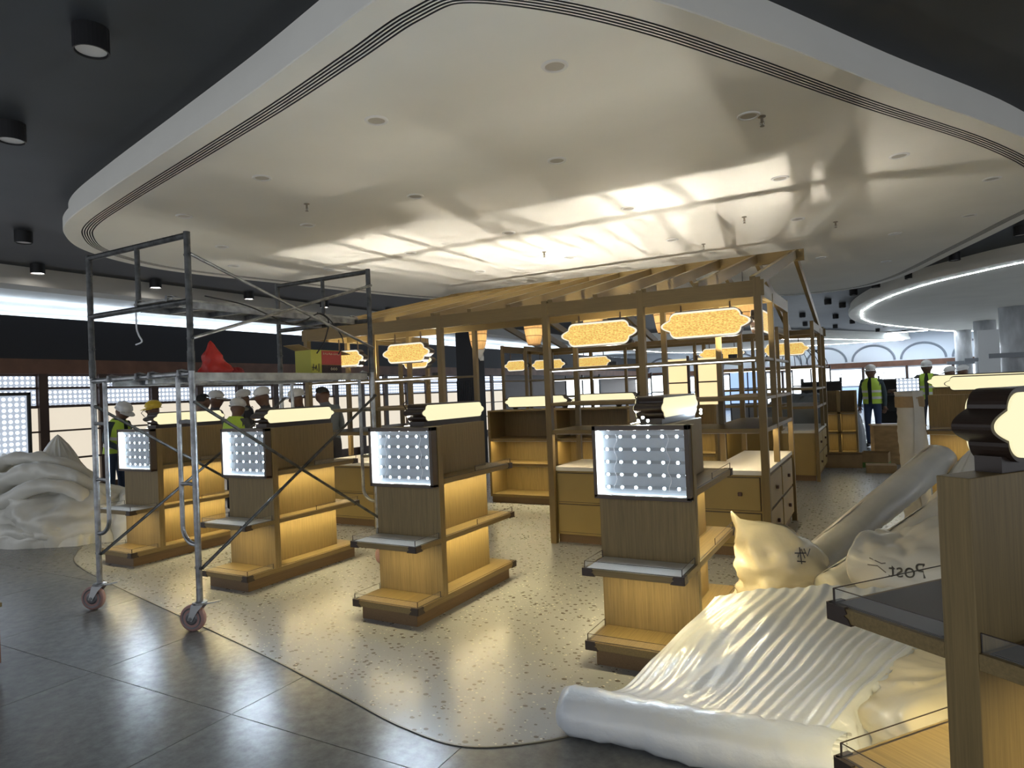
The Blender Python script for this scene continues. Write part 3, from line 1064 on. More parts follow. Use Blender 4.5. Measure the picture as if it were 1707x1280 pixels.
def pendant(x, y, z, label, bag=False):
    t = thing('basket_pendant', label, 'pendant lamp', (x, y, z), 0, 'woven pendants under the ridge')
    mb = MB()
    prof = [(.10, -.20), (.125, -.12), (.145, 0), (.16, .12), (.165, .20)]
    mb.lathe(prof, n=22)
    # open the ends
    mb.f = mb.f[:-2]
    mb.mi = mb.mi[:-2]
    mb.smooth = True
    weave = bpy.data.materials.get('woven_bamboo')
    if not weave:
        weave = mat('woven_bamboo', (.50, .33, .15), .6, noise_amt=.4, nscale=3, stretch=(18, 18, 1))
        nt = weave.node_tree
        b = nt.nodes['Principled BSDF']
        b.inputs['Emission Color'].default_value = (1, .62, .25, 1)
        tr = nt.nodes.new('ShaderNodeBsdfTranslucent')
        tr.inputs[0].default_value = (.95, .68, .36, 1)
        mx = nt.nodes.new('ShaderNodeMixShader')
        mx.inputs[0].default_value = .55
        out = nt.nodes['Material Output']
        nt.links.new(b.outputs[0], mx.inputs[1])
        nt.links.new(tr.outputs[0], mx.inputs[2])
        nt.links.new(mx.outputs[0], out.inputs[0])
    mb.build('basket_shade', weave, t)
    for zz, r in ((-.20, .101), (-.06, .137), (.06, .153), (.20, .166)):
        MB().tube([(r * math.cos(a), r * math.sin(a), zz) for a in [2 * PI * i / 24 for i in range(25)]], .006, 5, False).build('hoop', mat('bamboo_hoop', (.22, .13, .06), .6), t)
    mb = MB().lathe([(.0001, -.045), (.025, -.035), (.032, 0), (.02, .035), (.012, .06), (.0001, .06)], n=14)
    mb.smooth = True
    mb.build('bulb', pend_glow, t)
    MB().tube([(0, 0, .06), (0, 0, 3.18 - z)], .005, 6).build('cord', black_m, t)
    if bag:
        mb = MB()
        rows = []
        for j in range(8):
            v = j / 7
            rows.append([((.10 * (1 - v * .75) + .02 * math.sin(3 * a + j)) * math.cos(a) + .05 * v, (.10 * (1 - v * .75) + .02 * math.cos(2 * a)) * math.sin(a), -.17 - .22 * v) for a in [2 * PI * i / 20 for i in range(20)]])
        mb.grid(rows, True)
        mb.smooth = True
        mb.build('plastic_wrap', mat('thin_plastic', (.8, .85, .9), .2, alpha=.35), t)


pendant(-6.03, 9.65, 2.52, 'woven basket pendant with a plastic bag below, leftmost under the ridge', True)
pendant(-4.96, 9.65, 2.53, 'woven basket pendant, second from the left under the ridge')
pendant(-3.92, 9.65, 2.58, 'woven basket pendant in the middle under the ridge')
pendant(-2.79, 9.65, 2.55, 'woven basket pendant behind the large front right sign')
pendant(-1.67, 9.65, 2.60, 'woven basket pendant nearest the right end of the ridge')


# small uplights: the inner-beam one throws rafter shadows, the rest are added ceiling fill
def uplight(x, y, z, st, label):
    t = thing('uplight', label, 'lamp', (x, y, z), 0)
    mb = MB().lathe([(.03, 0), (.042, .02), (.045, .06), (.038, .06), (.034, .02), (.0001, .018)], n=18)
    mb.build('cup', black_m, t)
    MB().lathe([(.0001, .045), (.031, .045), (.031, .04)], n=16).build('lens', emis('uplight_lens_%d' % st, (1.0, .93, .80), st), t)


uplight(-2.12, 6.93, 2.43, 320, 'small black uplight on the inner beam of the right pavilion bay')
for k, (x, wh) in enumerate(((-1.30, 'rightmost'), (-2.55, 'second from the right'), (-4.90, 'third from the right'), (-6.05, 'leftmost'))):  # added fill lamps, unseen above eye level, to brighten the ceiling
    uplight(x, 6.80, 1.797, 1200 if k == 0 else 900, 'added ceiling fill uplight on the glass shelf of the pavilion front, ' + wh)


for k, (x, wh) in enumerate(((-3.15, 'right'), (-3.95, 'middle'), (-4.75, 'left'))):  # further added fill lamps for a broader wash on the ceiling
    uplight(x, 8.56, 1.32, 1500, 'added ceiling fill uplight on top of the low shelf unit, %s of three' % wh)


# display shelf unit inside the pavilion
def shelf_case(name, label, loc, rz, w, d, h, cols, zs, m, lit=True, cat='shelf unit', lit_from=0, group=None, back=True):
    t = thing(name, label, cat, loc, rz, group)
    MB().box(-w / 2 + .02, w / 2 - .02, .02, d, 0, .09).build('plinth', plinth_m, t)
    for i in range(cols + 1):
        x = -w / 2 + w * i / cols
        a, b = (x, x + .035) if i == 0 else ((x - .035, x) if i == cols else (x - .03, x + .03))
        MB().box(a, b, 0, d, .09, h).build('upright', oak_z, t, .002)
    if back:
        MB().box(-w / 2, w / 2, d - .02, d, .09, h).build('back_panel', oak_z, t)
    for k, z in enumerate(zs):
        s_ = MB().box(-w / 2 + .03, w / 2 - .03, .0, d - .02, z - .02, z + .018).build('shelf', oak_x, t, .002)
        if lit and k > lit_from:
            for i in range(cols):
                a = -w / 2 + w * i / cols + .06
                down_strip(s_, a, a + w / cols - .12, .03, .038, z - .027, z - .021)
    return t


u = shelf_case('display_shelf_unit', 'low oak shelf unit with lit bays inside the pavilion entrance', (-3.95, 8.2, 0), 0, 2.14, .45, 1.30, 2, (.11, .55, .90), oak_z)
MB().box(-1.07, 1.07, 0, .45, 1.30, 1.32).build('top_board', oak_x, u, .002)
sign_part(u, 1.0, .16, .14, (-.35, .2, 1.43), 'xz', cream_lit)
sign_part(u, .95, .16, .14, (.68, .2, 1.43), 'xz', cream_lit)
u = shelf_case('display_shelf_unit', 'oak cube shelf with four lit cells behind the pavilion at right', (-.82, 14.5, 0), 0, .64, .35, 1.33, 2, (.12, .52, .90), oak_z)
u = shelf_case('display_shelf_unit', 'low oak shelf unit deep inside the pavilion', (-2.9, 10.3, 0), 0, 1.3, .4, 1.25, 2, (.11, .5, .85), oak_z)
# gold panels behind the right bay
for x in (-3.35, -2.75):
    t = thing('gold_panel', 'pale gold patterned panel standing behind the right bay, ' + ('left' if x < -3 else 'right') + ' of two', 'panel', (x, 12.2, 0))
    MB().box(-.2, .2, 0, .04, .3, 2.05).build('board', gold_lit, t)
    for xx in (-.22, .22):
        MB().box(xx - .02, xx + .02, -.02, .05, 0, 2.1).build('upright', brown_post, t)
    for z in (.6, 1.1, 1.6):
        MB().box(-.22, .22, -.02, 0, z, z + .025).build('rail', brown_post, t)
# grey plastic covered block behind the right rear counter
def blob(name, label, cat, loc, rx, ry, h, m, seed, n=96, rings=36, peak=1.6, fold=.12, rz=0, group=None, lean=(0, 0), cone=False):
    mb = MB()
    rows = []
    off = Vector((seed * 3.7, seed * 1.3, seed * .9))
    for j in range(rings + 1):
        v = j / rings
        row = []
        for i in range(n):
            a = 2 * PI * i / n
            rr = math.cos(v * PI / 2) ** .75
            zz = math.sin(v * PI / 2) ** (peak)
            if cone:
                rr, zz = (1 - v) ** .85, v ** 1.15
            q = Vector((math.cos(a), math.sin(a), v * 1.6))
            wq = q + .5 * Vector((noise.noise(q * 1.3 + off), noise.noise(q * 1.3 - off), noise.noise(q * 1.7 + off)))
            f = noise.noise(q * 1.3 + off) * .8
            rd = 0
            for (fr_, am) in ((1.6, .55), (3.4, .34), (7.0, .16)):
                rd += am * ((1 - 2.2 * abs(noise.noise(Vector((wq.x * fr_, wq.y * fr_, wq.z * fr_ * .6)) + off))) ** 1)
            k = 1 + fold * (f * 1.5 + rd * 1.1)
            x, y = math.cos(a) * rx * rr * k, math.sin(a) * ry * rr * k
            z = h * zz * (1 + fold * .5 * (f + rd) * (1 - v ** 6))
            if v == 0:
                z = 0
            row.append((x + lean[0] * zz, y + lean[1] * zz, max(0, z)))
        rows.append(row)
    mb.grid(rows, True)
    mb.smooth = True
    o = mb.build(name, m)
    o.location = loc
    o.rotation_euler = (0, 0, rz)
    return tag(o, label, cat, group)


blob('covered_goods', 'grey plastic covered goods behind the rear right counter', 'covered goods', (-1.5, 15.8, 0), 1.0, .5, 1.25, mat('grey_plastic', (.16, .18, .20), .3), 5, peak=.5)

# ---------------------------------------------------------------- scaffold
XA, XB, YN, YR = -5.47, -4.24, 2.98, 4.86
scf = thing('mobile_scaffold', 'two-tier steel frame scaffold on casters at left', 'scaffold', (0, 0, 0))


def uframe(y):
    f = MB()
    for x in (XA, XB):
        f.tube([(x, y, .20), (x, y, 1.88)], .0215, 12)
    f.tube([(XA, y, 1.80), (XB, y, 1.80)], .0215, 12)
    o = f.build('end_frame', steel, scf)
    for s, x in ((1, XA), (-1, XB)):
        xi = x + s * .16
        pts = [(xi, y, 1.80), (xi, y, .72)]
        for k in range(1, 7):
            a = PI / 2 * k / 6
            pts.append((xi - s * .13 * (1 - math.cos(a)), y, .72 - .12 * math.sin(a)))
        pts.append((x, y, .60))
        MB().tube(pts, .016, 10).build('ladder_leg', steel, o)
        for z in (1.46, 1.02):
            MB().tube([(x, y, z), (x + s * .08, y, z + .006), (xi, y, z)], .014, 8).build('ladder_rung', steel, o)
    for x in (XA, XB):
        for z in (1.60, .44):
            MB().tube([(x - .03, y, z), (x + .035, y, z)], .012, 8).build('brace_pin', steel_dark, o)
    for x in (XA, XB):
        MB().tube([(x, y, 1.82), (x, y, 1.96)], .026, 12).build('coupling', steel_dark, o)
    g = MB()
    for x in (XA, XB):
        g.tube([(x, y, 1.90), (x, y, 2.80)], .0225, 12)
    g.tube([(XA, y, 2.775), (XB, y, 2.775)], .0215, 12)
    g.tube([(XA, y, 2.31), (XB, y, 2.31)], .0215, 12)
    o = g.build('guard_frame', steel_dark, scf)
    xm = XA + (XB - XA) * .52
    MB().tube([(xm, y, 2.31), (xm, y, 2.775)], .019, 10).build('guard_strut', steel_dark, o)
    for x in (XA, XB):
        for z in (2.64, 2.05):
            MB().tube([(x - .03, y, z), (x + .035, y, z)], .012, 8).build('brace_pin', steel_dark, o)


uframe(YN)
uframe(YR)
for x in (XA, XB):
    e = .026
    for (za, zb, m_) in ((1.60, .44, steel_dark), (.44, 1.60, steel_dark)):
        MB().tube([(x + e, YN, za), (x + e, YR, zb)], .0125, 8).build('cross_brace', m_, scf)
        e += .012
for (za, zb) in ((2.64, 2.05), (2.05, 2.64)):
    MB().tube([(XB + .03, YN, za), (XB + .03, YR, zb)], .0125, 8).build('cross_brace', steel, scf)


def caster(x, y, rz, lever=True):
    c = MB()
    c.lathe([(.05, .19), (.05, .205), (.022, .21), (.022, .30)], n=16)
    o = c.build('caster', steel, scf, 0, (x, y, 0))
    o.rotation_euler = (0, 0, rz)
    f = MB()
    for s in (-1, 1):
        f.prism([(-.045, .19), (.045, .19), (.055, .15), (.075, .085), (.045, .075), (-.005, .15)], s * .032, s * .037, 'xz')
    f.build('fork', mat('bright_zinc', (.55, .56, .57), .3, .9), o)
    wx = .055
    t_ = MB().lathe([(.072, -.022), (.088, -.020), (.0925, -.012), (.0925, .012), (.088, .020), (.072, .022)], (wx, 0, .0925), 28, axis='y')
    t_.smooth = True
    t_.build('tyre', rubber_red, o)
    MB().lathe([(.012, -.030), (.035, -.028), (.050, -.020), (.073, -.0235), (.073, .0235), (.050, .020), (.035, .028), (.012, .030)], (wx, 0, .0925), 24, axis='y').build('wheel_hub', caster_grey, o)
    MB().lathe([(.013, -.042), (.013, .042)], (wx, 0, .0925), 10, axis='y').build('axle', steel, o)
    if lever:
        MB().beam((-.03, 0, .19), (-.16, .0, .215), .035, .008).build('brake_lever', mat('bright_zinc', (.55, .56, .57), .3, .9), o)


caster(XA, YN, math.radians(205))
caster(XB, YN, math.radians(200))
caster(XB, YR, math.radians(100))
caster(XA, YR, math.radians(60))


def plank(x0, x1, z, label, m):
    t = thing('scaffold_plank', label, 'plank', (0, 0, 0), 0, 'scaffold decks')
    MB().box(x0, x1, YN - .02, YR + .02, z, z + .018).build('deck', m, t, .002)
    for x in (x0, x1 - .03):
        MB().box(x, x + .03, YN + .03, YR - .03, z - .045, z).build('side_rail', steel, t)
    for yy in (YN, YR):
        for x in (x0 + .05, x1 - .05):
            MB().tube([(x, yy - .035, z - .01), (x, yy - .03, z + .03), (x, yy, z + .036), (x, yy + .06, z + .022)], .010, 8).build('hook', steel, t)
    for k in range(5):
        yy = YN + .25 + k * .35
        MB().box(x0 + .03, x1 - .03, yy, yy + .03, z - .04, z).build('cross_rib', steel, t)


plank(XB - .50, XB - .06, 1.795, 'grey steel deck plank on the lower scaffold tier, right side', plank_m)
plank(XB - 1.02, XB - .56, 1.795, 'grey steel deck plank on the lower scaffold tier, left side', plank_m)
plank(XB - .62, XB - .16, 2.335, 'grey steel deck plank on the upper scaffold tier', plank_m)
# toe board on the right side of the lower tier
t = MB().box(XB - .055, XB - .028, YN + .03, YR - .03, 1.755, 1.81).build('edge_board', plank_m)
tag(t, 'long pale board edge along the right side of the lower scaffold deck', 'board')

# red bag
mb = MB()
rows = []
for j in range(15):
    v = j / 14
    row = []
    for i in range(28):
        a = 2 * PI * i / 28
        q = Vector((math.cos(a), math.sin(a), v * 2))
        k = (1 - v) ** .8 * (1 + .45 * noise.noise(q * 2.1)) + .03
        row.append((math.cos(a) * .10 * k + .0, math.sin(a) * .125 * k + .05 * (1 - v) - .03, .25 * v ** 1.1 + .012 * noise.noise(q * 5)))
    rows.append(row)
mb.grid(rows, True)
mb.f.append(tuple(range(14 * 28, 15 * 28)))
mb.mi.append(0)
mb.smooth = True
o = mb.build('plastic_bag', red_m)
o.location = (-4.5, 3.36, 1.815)
tag(o, 'crumpled red plastic bag on the scaffold deck', 'bag')
o = blob('plastic_bag', 'small dark red crumpled bag beside the red bag on the scaffold', 'bag', (-4.48, 3.53, 1.815), .06, .07, .05, mat('dark_red_plastic', (.30, .02, .02), .5), 9)


def carton(label, loc, rz, w, d, h, m, flaps=True, group=None, tape=True, band=None, band_m=None, text=None, open_top=False):
    t = thing('carton', label, 'box', loc, rz, group)
    mb = MB().box(-w / 2, w / 2, -d / 2, d / 2, 0, h)
    if open_top:
        mb = MB().box(-w / 2, w / 2, -d / 2, d / 2, 0, .01).box(-w / 2, -w / 2 + .006, -d / 2, d / 2, 0, h).box(w / 2 - .006, w / 2, -d / 2, d / 2, 0, h).box(-w / 2, w / 2, -d / 2, -d / 2 + .006, 0, h).box(-w / 2, w / 2, d / 2 - .006, d / 2, 0, h)
    mb.build('body', m, t, .003)
    if flaps:
        MB().beam((0, -d / 2, h), (0, -d / 2 - d * .35, h + .04), w * .98, .005, (0, 0, 1)).build('flap', cardboard, t)
        MB().beam((0, d / 2, h), (0, d / 2 + d * .35, h - .03), w * .98, .005, (0, 0, 1)).build('flap', cardboard, t)
    if band:
        MB().box(-w / 2 - .002, w / 2 + .002, -d / 2 - .002, d / 2 + .002, band[0] * h, band[1] * h).build('printed_band', band_m, t)
    return t


c = carton('yellow and red carton with open flaps on the scaffold deck', (-4.60, 4.54, 1.815), 0, .20, .38, .22, mat('carton_yellow', (.52, .50, .08), .6), True)
MB().box(-.02, .102, -.06, .192, .085, .215).build('red_print', mat('carton_red', (.42, .06, .05), .6), c)
MB().box(-.02, .102, -.06, .192, .004, .083).build('dark_print', mat('carton_black', (.04, .02, .02), .6), c)


def text_mesh(body, size, m, parent, loc, rot, name='lettering'):
    cu = bpy.data.curves.new(name, 'FONT')
    cu.body = body
    cu.size = size
    cu.extrude = .0004
    o = bpy.data.objects.new(name + '_tmp', cu)
    col.objects.link(o)
    dg = bpy.context.evaluated_depsgraph_get()
    me = bpy.data.meshes.new_from_object(o.evaluated_get(dg))
    bpy.data.objects.remove(o)
    me.materials.clear()
    me.materials.append(m)
    return link(name, me, parent, loc, rot)


mb = MB()
for q in ([(.101, -.17, .03), (.101, -.16, .09)], [(.101, -.145, .04), (.101, -.13, .08), (.101, -.12, .03)], [(.101, -.10, .02), (.101, -.095, .095)], [(.101, -.18, .06), (.101, -.125, .055)]):
    mb.tube(q, .004, 5)
mb.build('brush_mark', ink, c)
mb = MB()
for yy in (.0, .03, .06):
    mb.tube([(.104, yy + .05, .045), (.104, yy + .06, .06), (.104, yy + .072, .045), (.104, yy + .06, .035), (.104, yy + .05, .045)], .003, 5)
mb.build('printed_mark', mat('print_cream', (.7, .6, .4), .6), c)
mb = MB()
for kk in range(9):
    yy = -.04 + kk * .024
    mb.tube([(.104, yy, .178 + .006 * (kk % 2)), (.104, yy + .006, .196 - .004 * (kk % 3)), (.104, yy + .013, .180)], .0022, 5)
mb.build('printed_line', mat('print_cream', (.7, .6, .4), .6), c)
# loose cables hanging from the upper deck
for k, (pts, lab) in enumerate([
    ([(-4.3, 3.15, 2.37), (-4.28, 3.5, 2.33), (-4.27, 3.9, 2.22), (-4.3, 4.1, 2.26), (-4.28, 4.3, 2.33), (-4.25, 4.5, 2.12), (-4.26, 4.45, 1.98)], 'black cable looping over the upper scaffold deck'),
    ([(-4.3, 4.25, 2.34), (-4.27, 4.35, 2.28), (-4.25, 4.28, 2.1), (-4.25, 4.18, 1.98)], 'short black cable end dangling from the scaffold'),
    ([(-4.9, 3.0, 2.29), (-4.9, 3.0, 2.18), (-4.86, 2.99, 2.12), (-4.84, 3.0, 2.07), (-4.90, 2.99, 2.05)], 'short white wire dangling from the near scaffold frame')]):
    p = spline(pts, 40, False)
    tag(MB().tube(p, .006, 6).build('cable', mat('white_wire', (.85, .87, .9), .4) if k == 2 else black_m), lab, 'cable')

# ---------------------------------------------------------------- foam and plastic
# sheet running down from the heap to a roll on the floor
CT = [  # rows from the roll to the back, columns left to right
    [(-1.24, 2.79, .19), (-1.00, 2.79, .195), (-.72, 2.79, .205), (-.45, 2.79, .21), (-.26, 2.80, .215)],
    [(-1.17, 3.03, .13), (-.93, 3.05, .17), (-.65, 3.06, .20), (-.36, 3.07, .24), (-.15, 3.06, .27)],
    [(-1.10, 3.32, .18), (-.84, 3.36, .24), (-.54, 3.37, .27), (-.24, 3.35, .30), (-.03, 3.30, .31)],
    [(-1.01, 3.62, .26), (-.74, 3.69, .33), (-.42, 3.72, .35), (-.11, 3.72, .37), (.14, 3.68, .37)],
    [(-.91, 3.92, .35), (-.63, 4.02, .40), (-.28, 4.10, .42), (.06, 4.16, .43), (.32, 4.20, .42)],
]


def patch(CT, nu, nv):
    cols_ = [spline([CT[j][i] for j in range(len(CT))], nv * (len(CT) - 1), False) for i in range(len(CT[0]))]
    out = []
    for j in range(len(cols_[0])):
        out.append(spline([c[j] for c in cols_], nu * (len(CT[0]) - 1), False))
    return out


fs = thing('foam_sheet', 'wide glossy white foam sheet running down to a roll on the floor at right', 'packing foam', (-.7, 3.2, 0))
G = patch(CT, 44, 18)
nj, ni = len(G), len(G[0])
for j in range(nj):
    for i in range(ni):
        p = G[j][i]
        v, uu = j / nj, i / ni
        rip = .0048 * math.sin(uu * 118 + 6 * noise.noise(Vector((uu * 3, v * 2, 0))) + v * 3) * min(1, v * 4) * (.35 + uu)
        rip += .018 * noise.noise(Vector((uu * 5, v * 4, 3)))
        rip += .03 * max(0, 1 - abs(uu - (.28 + .18 * v)) * 12) * min(1, v * 3) * .5
        G[j][i] = Vector((p.x, p.y, p.z + rip)) - Vector((-.7, 3.2, 0))
# hang the right and back edges down to the floor
for j in range(nj):
    e = G[j][-1]
    ext = []
    for k in range(1, 7):
        t_ = k / 6
        ext.append(Vector((e.x + .10 * t_ + .02 * math.sin(j * .6 + k), e.y + .02 * math.sin(j * .35), max(.004, e.z * (1 - t_ ** 1.3)))))
    G[j] = list(G[j]) + ext
    e = G[j][0]
    ext = []
    for k in range(1, 6):
        t_ = k / 5
        ext.append(Vector((e.x - .015 * t_, e.y, max(.004, e.z * (1 - t_)))))
    G[j] = ext[::-1] + list(G[j])
mb = MB().grid(G)
mb.smooth = True
mb.build('sheet', foam_m, fs)
# the roll itself, with wound end
axis0, axis1 = Vector((-1.36, 2.80, .105)), Vector((-.20, 2.80, .115))
rows = []
N = 44
for j in range(25):
    t_ = j / 24
    c_ = axis0.lerp(axis1, t_) - Vector((-.7, 3.2, 0))
    row = []
    for i in range(N):
        a = 2 * PI * i / N
        r = .100 + .014 * t_ + .010 * noise.noise(Vector((math.cos(a) * 1.5, math.sin(a) * 1.5, t_ * 5))) + .004 * math.sin(t_ * 55 + 2 * math.cos(a))
        if j == 0:
            r *= .86
        row.append((c_.x + .03 * math.sin(a * 2) * t_, c_.y + math.cos(a) * r * 1.12, max(.002, c_.z + math.sin(a) * r)))
    rows.append(row)
mb = MB().grid(rows, True)
mb.f.append(tuple(range(N)))
mb.mi.append(0)
mb.smooth = True
mb.build('roll', foam_m, fs)
# spiral end on the right
pts = []
for k in range(110):
    a = k * .25
    r = .108 * (1 - k / 135)
    pts.append((axis1.x + .7 + .004, axis1.y - 3.2 + math.cos(a) * r * 1.1, max(.01, axis1.z + math.sin(a) * r)))
mb = MB()
for a, b in zip(pts[:-1], pts[1:]):
    mb.add([(a[0] - .12, a[1], a[2]), (a[0] + .01, a[1], a[2]), (b[0] + .01, b[1], b[2]), (b[0] - .12, b[1], b[2])], [(0, 1, 2, 3)])
mb.smooth = True
sp_ = mb.build('wound_end', foam_m, fs, fix=False)
sm = sp_.modifiers.new('solid', 'SOLIDIFY')
sm.thickness = .004
# heap under the sheet at right, cream
blob('foam_heap', 'dull cream crumpled foam lying under the close shelf at right', 'packing foam', (.22, 3.35, 0), .42, .55, .33, foam_cream, 3, peak=.7, fold=.2)
def onto(mb, o, off, d):
    """press a drawing (made near the origin in x-z) onto the surface of o along direction d, in o's own space"""
    bpy.context.view_layer.update()
    out = []
    last = None
    for v in mb.v:
        p = Vector(v) + off
        st = Vector((p.x, p.y, p.z)) - d * 3
        ok, hit, nn, _ = o.ray_cast(st, d)
        if ok:
            last = (hit - st).dot(d)
        q = st + d * ((last if last is not None else 3) - .003) + d * (Vector(v).dot(d)) * .3
        out.append(tuple(q))
    mb.v = out


# translucent bag with ears
mb = MB()
rows = []
for j in range(25):
    v = j / 24
    row = []
    for i in range(48):
        a = 2 * PI * i / 48
        q = Vector((math.cos(a), math.sin(a), v * 2.2))
        wx = .31 * (1 - .10 * v - .12 * v ** 3)
        wy = .20 * (1 - .35 * v - .6 * v ** 4) + .01
        k = 1 + .16 * noise.noise(q * 2.4 + Vector((4, 1, 0))) + .14 * (.5 - abs(noise.noise(q * 3.1))) + .03 * math.sin(a * 9 + v * 6)
        z = .52 * v
        ear = max(0, -math.cos(a)) ** 3 * v ** 3 * .10 - max(0, math.cos(a)) ** 2 * v ** 2 * .14
        row.append((math.cos(a) * wx * k - .10 * v * v, math.sin(a) * wy * k, z * (1 + .05 * noise.noise(q * 3)) + ear))
    rows.append(row)
mb.grid(rows, True)
mb.f.append(tuple(range(24 * 48, 25 * 48)))
mb.mi.append(0)
mb.smooth = True
o = mb.build('plastic_sack', mat('cream_plastic', (.74, .68, .52), .22, coat=.6, noise_amt=.06, nscale=5, bump=.5, bscale=14, sss=.2))
o.location = (-.62, 4.78, .10)
o.rotation_euler = (0, 0, math.radians(25))
tag(o, 'shiny cream plastic sack with a pointed ear beside the gondola', 'sack')
mb = MB()
for q in ([(0, 0, 0), (.03, 0, .05), (.05, 0, -.01)], [(-.02, 0, .03), (.06, 0, .02)], [(.02, 0, .06), (.02, 0, -.04)], [(.05, 0, .05), (.07, 0, .0), (.10, 0, .04)], [(-.01, 0, -.02), (.05, 0, -.03)]):
    mb.tube(q, .0035, 5)
onto(mb, o, Vector((.02, 0, .33)), Vector((0, 1, 0)))
o2 = mb.build('scribble', ink, o)
# base foam the sack stands on
blob('foam_heap', 'flattened cream foam under the shiny sack', 'packing foam', (-.55, 4.75, 0), .55, .45, .16, foam_cream, 6, peak=.5, fold=.1)


def roll(name, label, p0, p1, r0, r1, m, seed, group=None, sag=0, flat=1.0):
    p0, p1 = Vector(p0), Vector(p1)
    t = thing(name, label, 'packing foam', p0, 0, group)
    rows = []
    N, J = 36, 40
    d = (p1 - p0).normalized()
    a0 = d.cross(Vector((0, 0, 1))).normalized()
    b0 = a0.cross(d)
    for j in range(J + 1):
        t_ = j / J
        c_ = (p1 - p0) * t_ - Vector((0, 0, sag * math.sin(PI * t_)))
        row = []
        for i in range(N):
            a = 2 * PI * i / N
            r = r0 + (r1 - r0) * t_
            r *= 1 + .10 * noise.noise(Vector((math.cos(a) * 1.4, math.sin(a) * 1.4, t_ * 6 + seed * 5))) + .025 * math.sin(t_ * 90 + 3 * noise.noise(Vector((a, t_ * 4, seed))))
            row.append(c_ + a0 * math.cos(a) * r + b0 * math.sin(a) * r * flat)
        rows.append(row)
    mb = MB().grid(rows, True)
    mb.f.append(tuple(range(N)))
    mb.f.append(tuple(J * N + k for k in range(N)))
    mb.mi += [0, 0]
    mb.smooth = True
    mb.build('rolled_sheet', m, t)
    # overlapping loose edge
    mb = MB()
    rows = []
    for j in range(J + 1):
        t_ = j / J
        c_ = (p1 - p0) * t_ - Vector((0, 0, sag * math.sin(PI * t_)))
        r = (r0 + (r1 - r0) * t_) * 1.03
        rows.append([c_ + a0 * math.cos(a) * r * (1 + .08 * (a - 2)) + b0 * math.sin(a) * r * flat * (1 + .08 * (a - 2)) for a in [1.9 + .16 * k + .1 * math.sin(t_ * 9 + seed) for k in range(8)]])
    mb.grid(rows)
    mb.smooth = True
    mb.build('loose_edge', m, t)
    return t


roll('foam_roll', 'long grey white foam roll leaning up behind, upper of two', (-.62, 4.95, .20), (.38, 6.75, .86), .105, .13, foam_grey, 1, 'leaning foam rolls')
roll('foam_roll', 'long grey white foam roll leaning up, lower of two in front', (-.36, 4.62, .22), (.52, 5.75, .66), .125, .15, foam_grey, 2, 'leaning foam rolls')
t = roll('foam_roll', 'upright foam-wrapped roll bound with brown tape behind the leaning rolls', (.24, 7.75, .0), (.20, 7.75, 1.42), .125, .12, mat('wrap_white', (.56, .54, .48), .5, noise_amt=.08, nscale=5), 3)
MB().lathe([(.126, 1.26), (.130, 1.27), (.130, 1.36), (.126, 1.37)], (-.037, 0, 0), n=28).build('tape_band', cardboard, t)
# peaked sheet behind the leaning rolls
o = blob('foam_sheet', 'grey folded foam sheet rising to a peak in front of the right gondola', 'packing foam', (.62, 6.6, 0), .62, .42, .98, foam_grey, 11, peak=1.0, fold=.10, cone=True)
# folded foam with the writing
CT2 = [[(-.10, 4.32, .34), (.05, 4.22, .33), (.22, 4.16, .34), (.45, 4.12, .36)],
       [(-.13, 4.33, .42), (.04, 4.20, .43), (.22, 4.14, .44), (.46, 4.10, .46)],
       [(-.12, 4.36, .52), (.05, 4.27, .53), (.23, 4.21, .54), (.46, 4.18, .56)],
       [(-.06, 4.48, .60), (.10, 4.42, .55), (.25, 4.40, .60), (.46, 4.40, .68)],
       [(.02, 4.70, .56), (.14, 4.66, .58), (.28, 4.66, .66), (.46, 4.70, .74)]]
CT2 = [[(x - .10, y, z + .04) for x, y, z in r] for r in CT2]
G = patch(CT2, 12, 10)
for j in range(len(G)):
    for i in range(len(G[0])):
        q = Vector((i * .12, j * .15, 2))
        G[j][i] = G[j][i] + Vector((0, -.02 * noise.noise(q), .022 * noise.noise(q * 1.7)))
mb = MB().grid(G)
mb.smooth = True
o = mb.build('foam_fold', foam_grey)
sm = o.modifiers.new('solid', 'SOLIDIFY')
sm.thickness = .02
tag(o, 'folded grey foam piece with mirrored handwriting in front of the leaning rolls', 'packing foam')
tm = text_mesh('Post', .10, ink, o, (0, 0, 0), (0, 0, 0), 'lettering')
sub = bmesh.new()
sub.from_mesh(tm.data)
bmesh.ops.triangulate(sub, faces=sub.faces)
mbt = MB()
mbt.v = [(.20 - v.co.x, 0, v.co.y + .10 * (.2 - v.co.x)) for v in sub.verts]
sub.verts.index_update()
mbt.f = [tuple(v.index for v in f.verts) for f in sub.faces]
mbt.mi = [0] * len(mbt.f)
sub.free()
bpy.data.objects.remove(tm)
faint = mat('faint_ink', (.16, .15, .13), .6)
onto(mbt, o, Vector((-.05, 0, .485)), Vector((0, 1, 0)))
mbt.build('lettering', faint, o)
mb = MB()
for q in ([(-.06, 0, .06), (.0, 0, .045), (.02, 0, .05)], [(-.07, 0, .025), (-.02, 0, .03), (.02, 0, .005)]):
    mb.tube(q, .003, 5)
onto(mb, o, Vector((-.06, 0, .50)), Vector((0, 1, 0)))
mb.build('pen_stroke', faint, o)
blob('foam_heap', 'crumpled grey foam propping up the folded piece at right', 'packing foam', (.28, 4.62, 0), .52, .40, .50, foam_grey, 12, peak=.6, fold=.14)

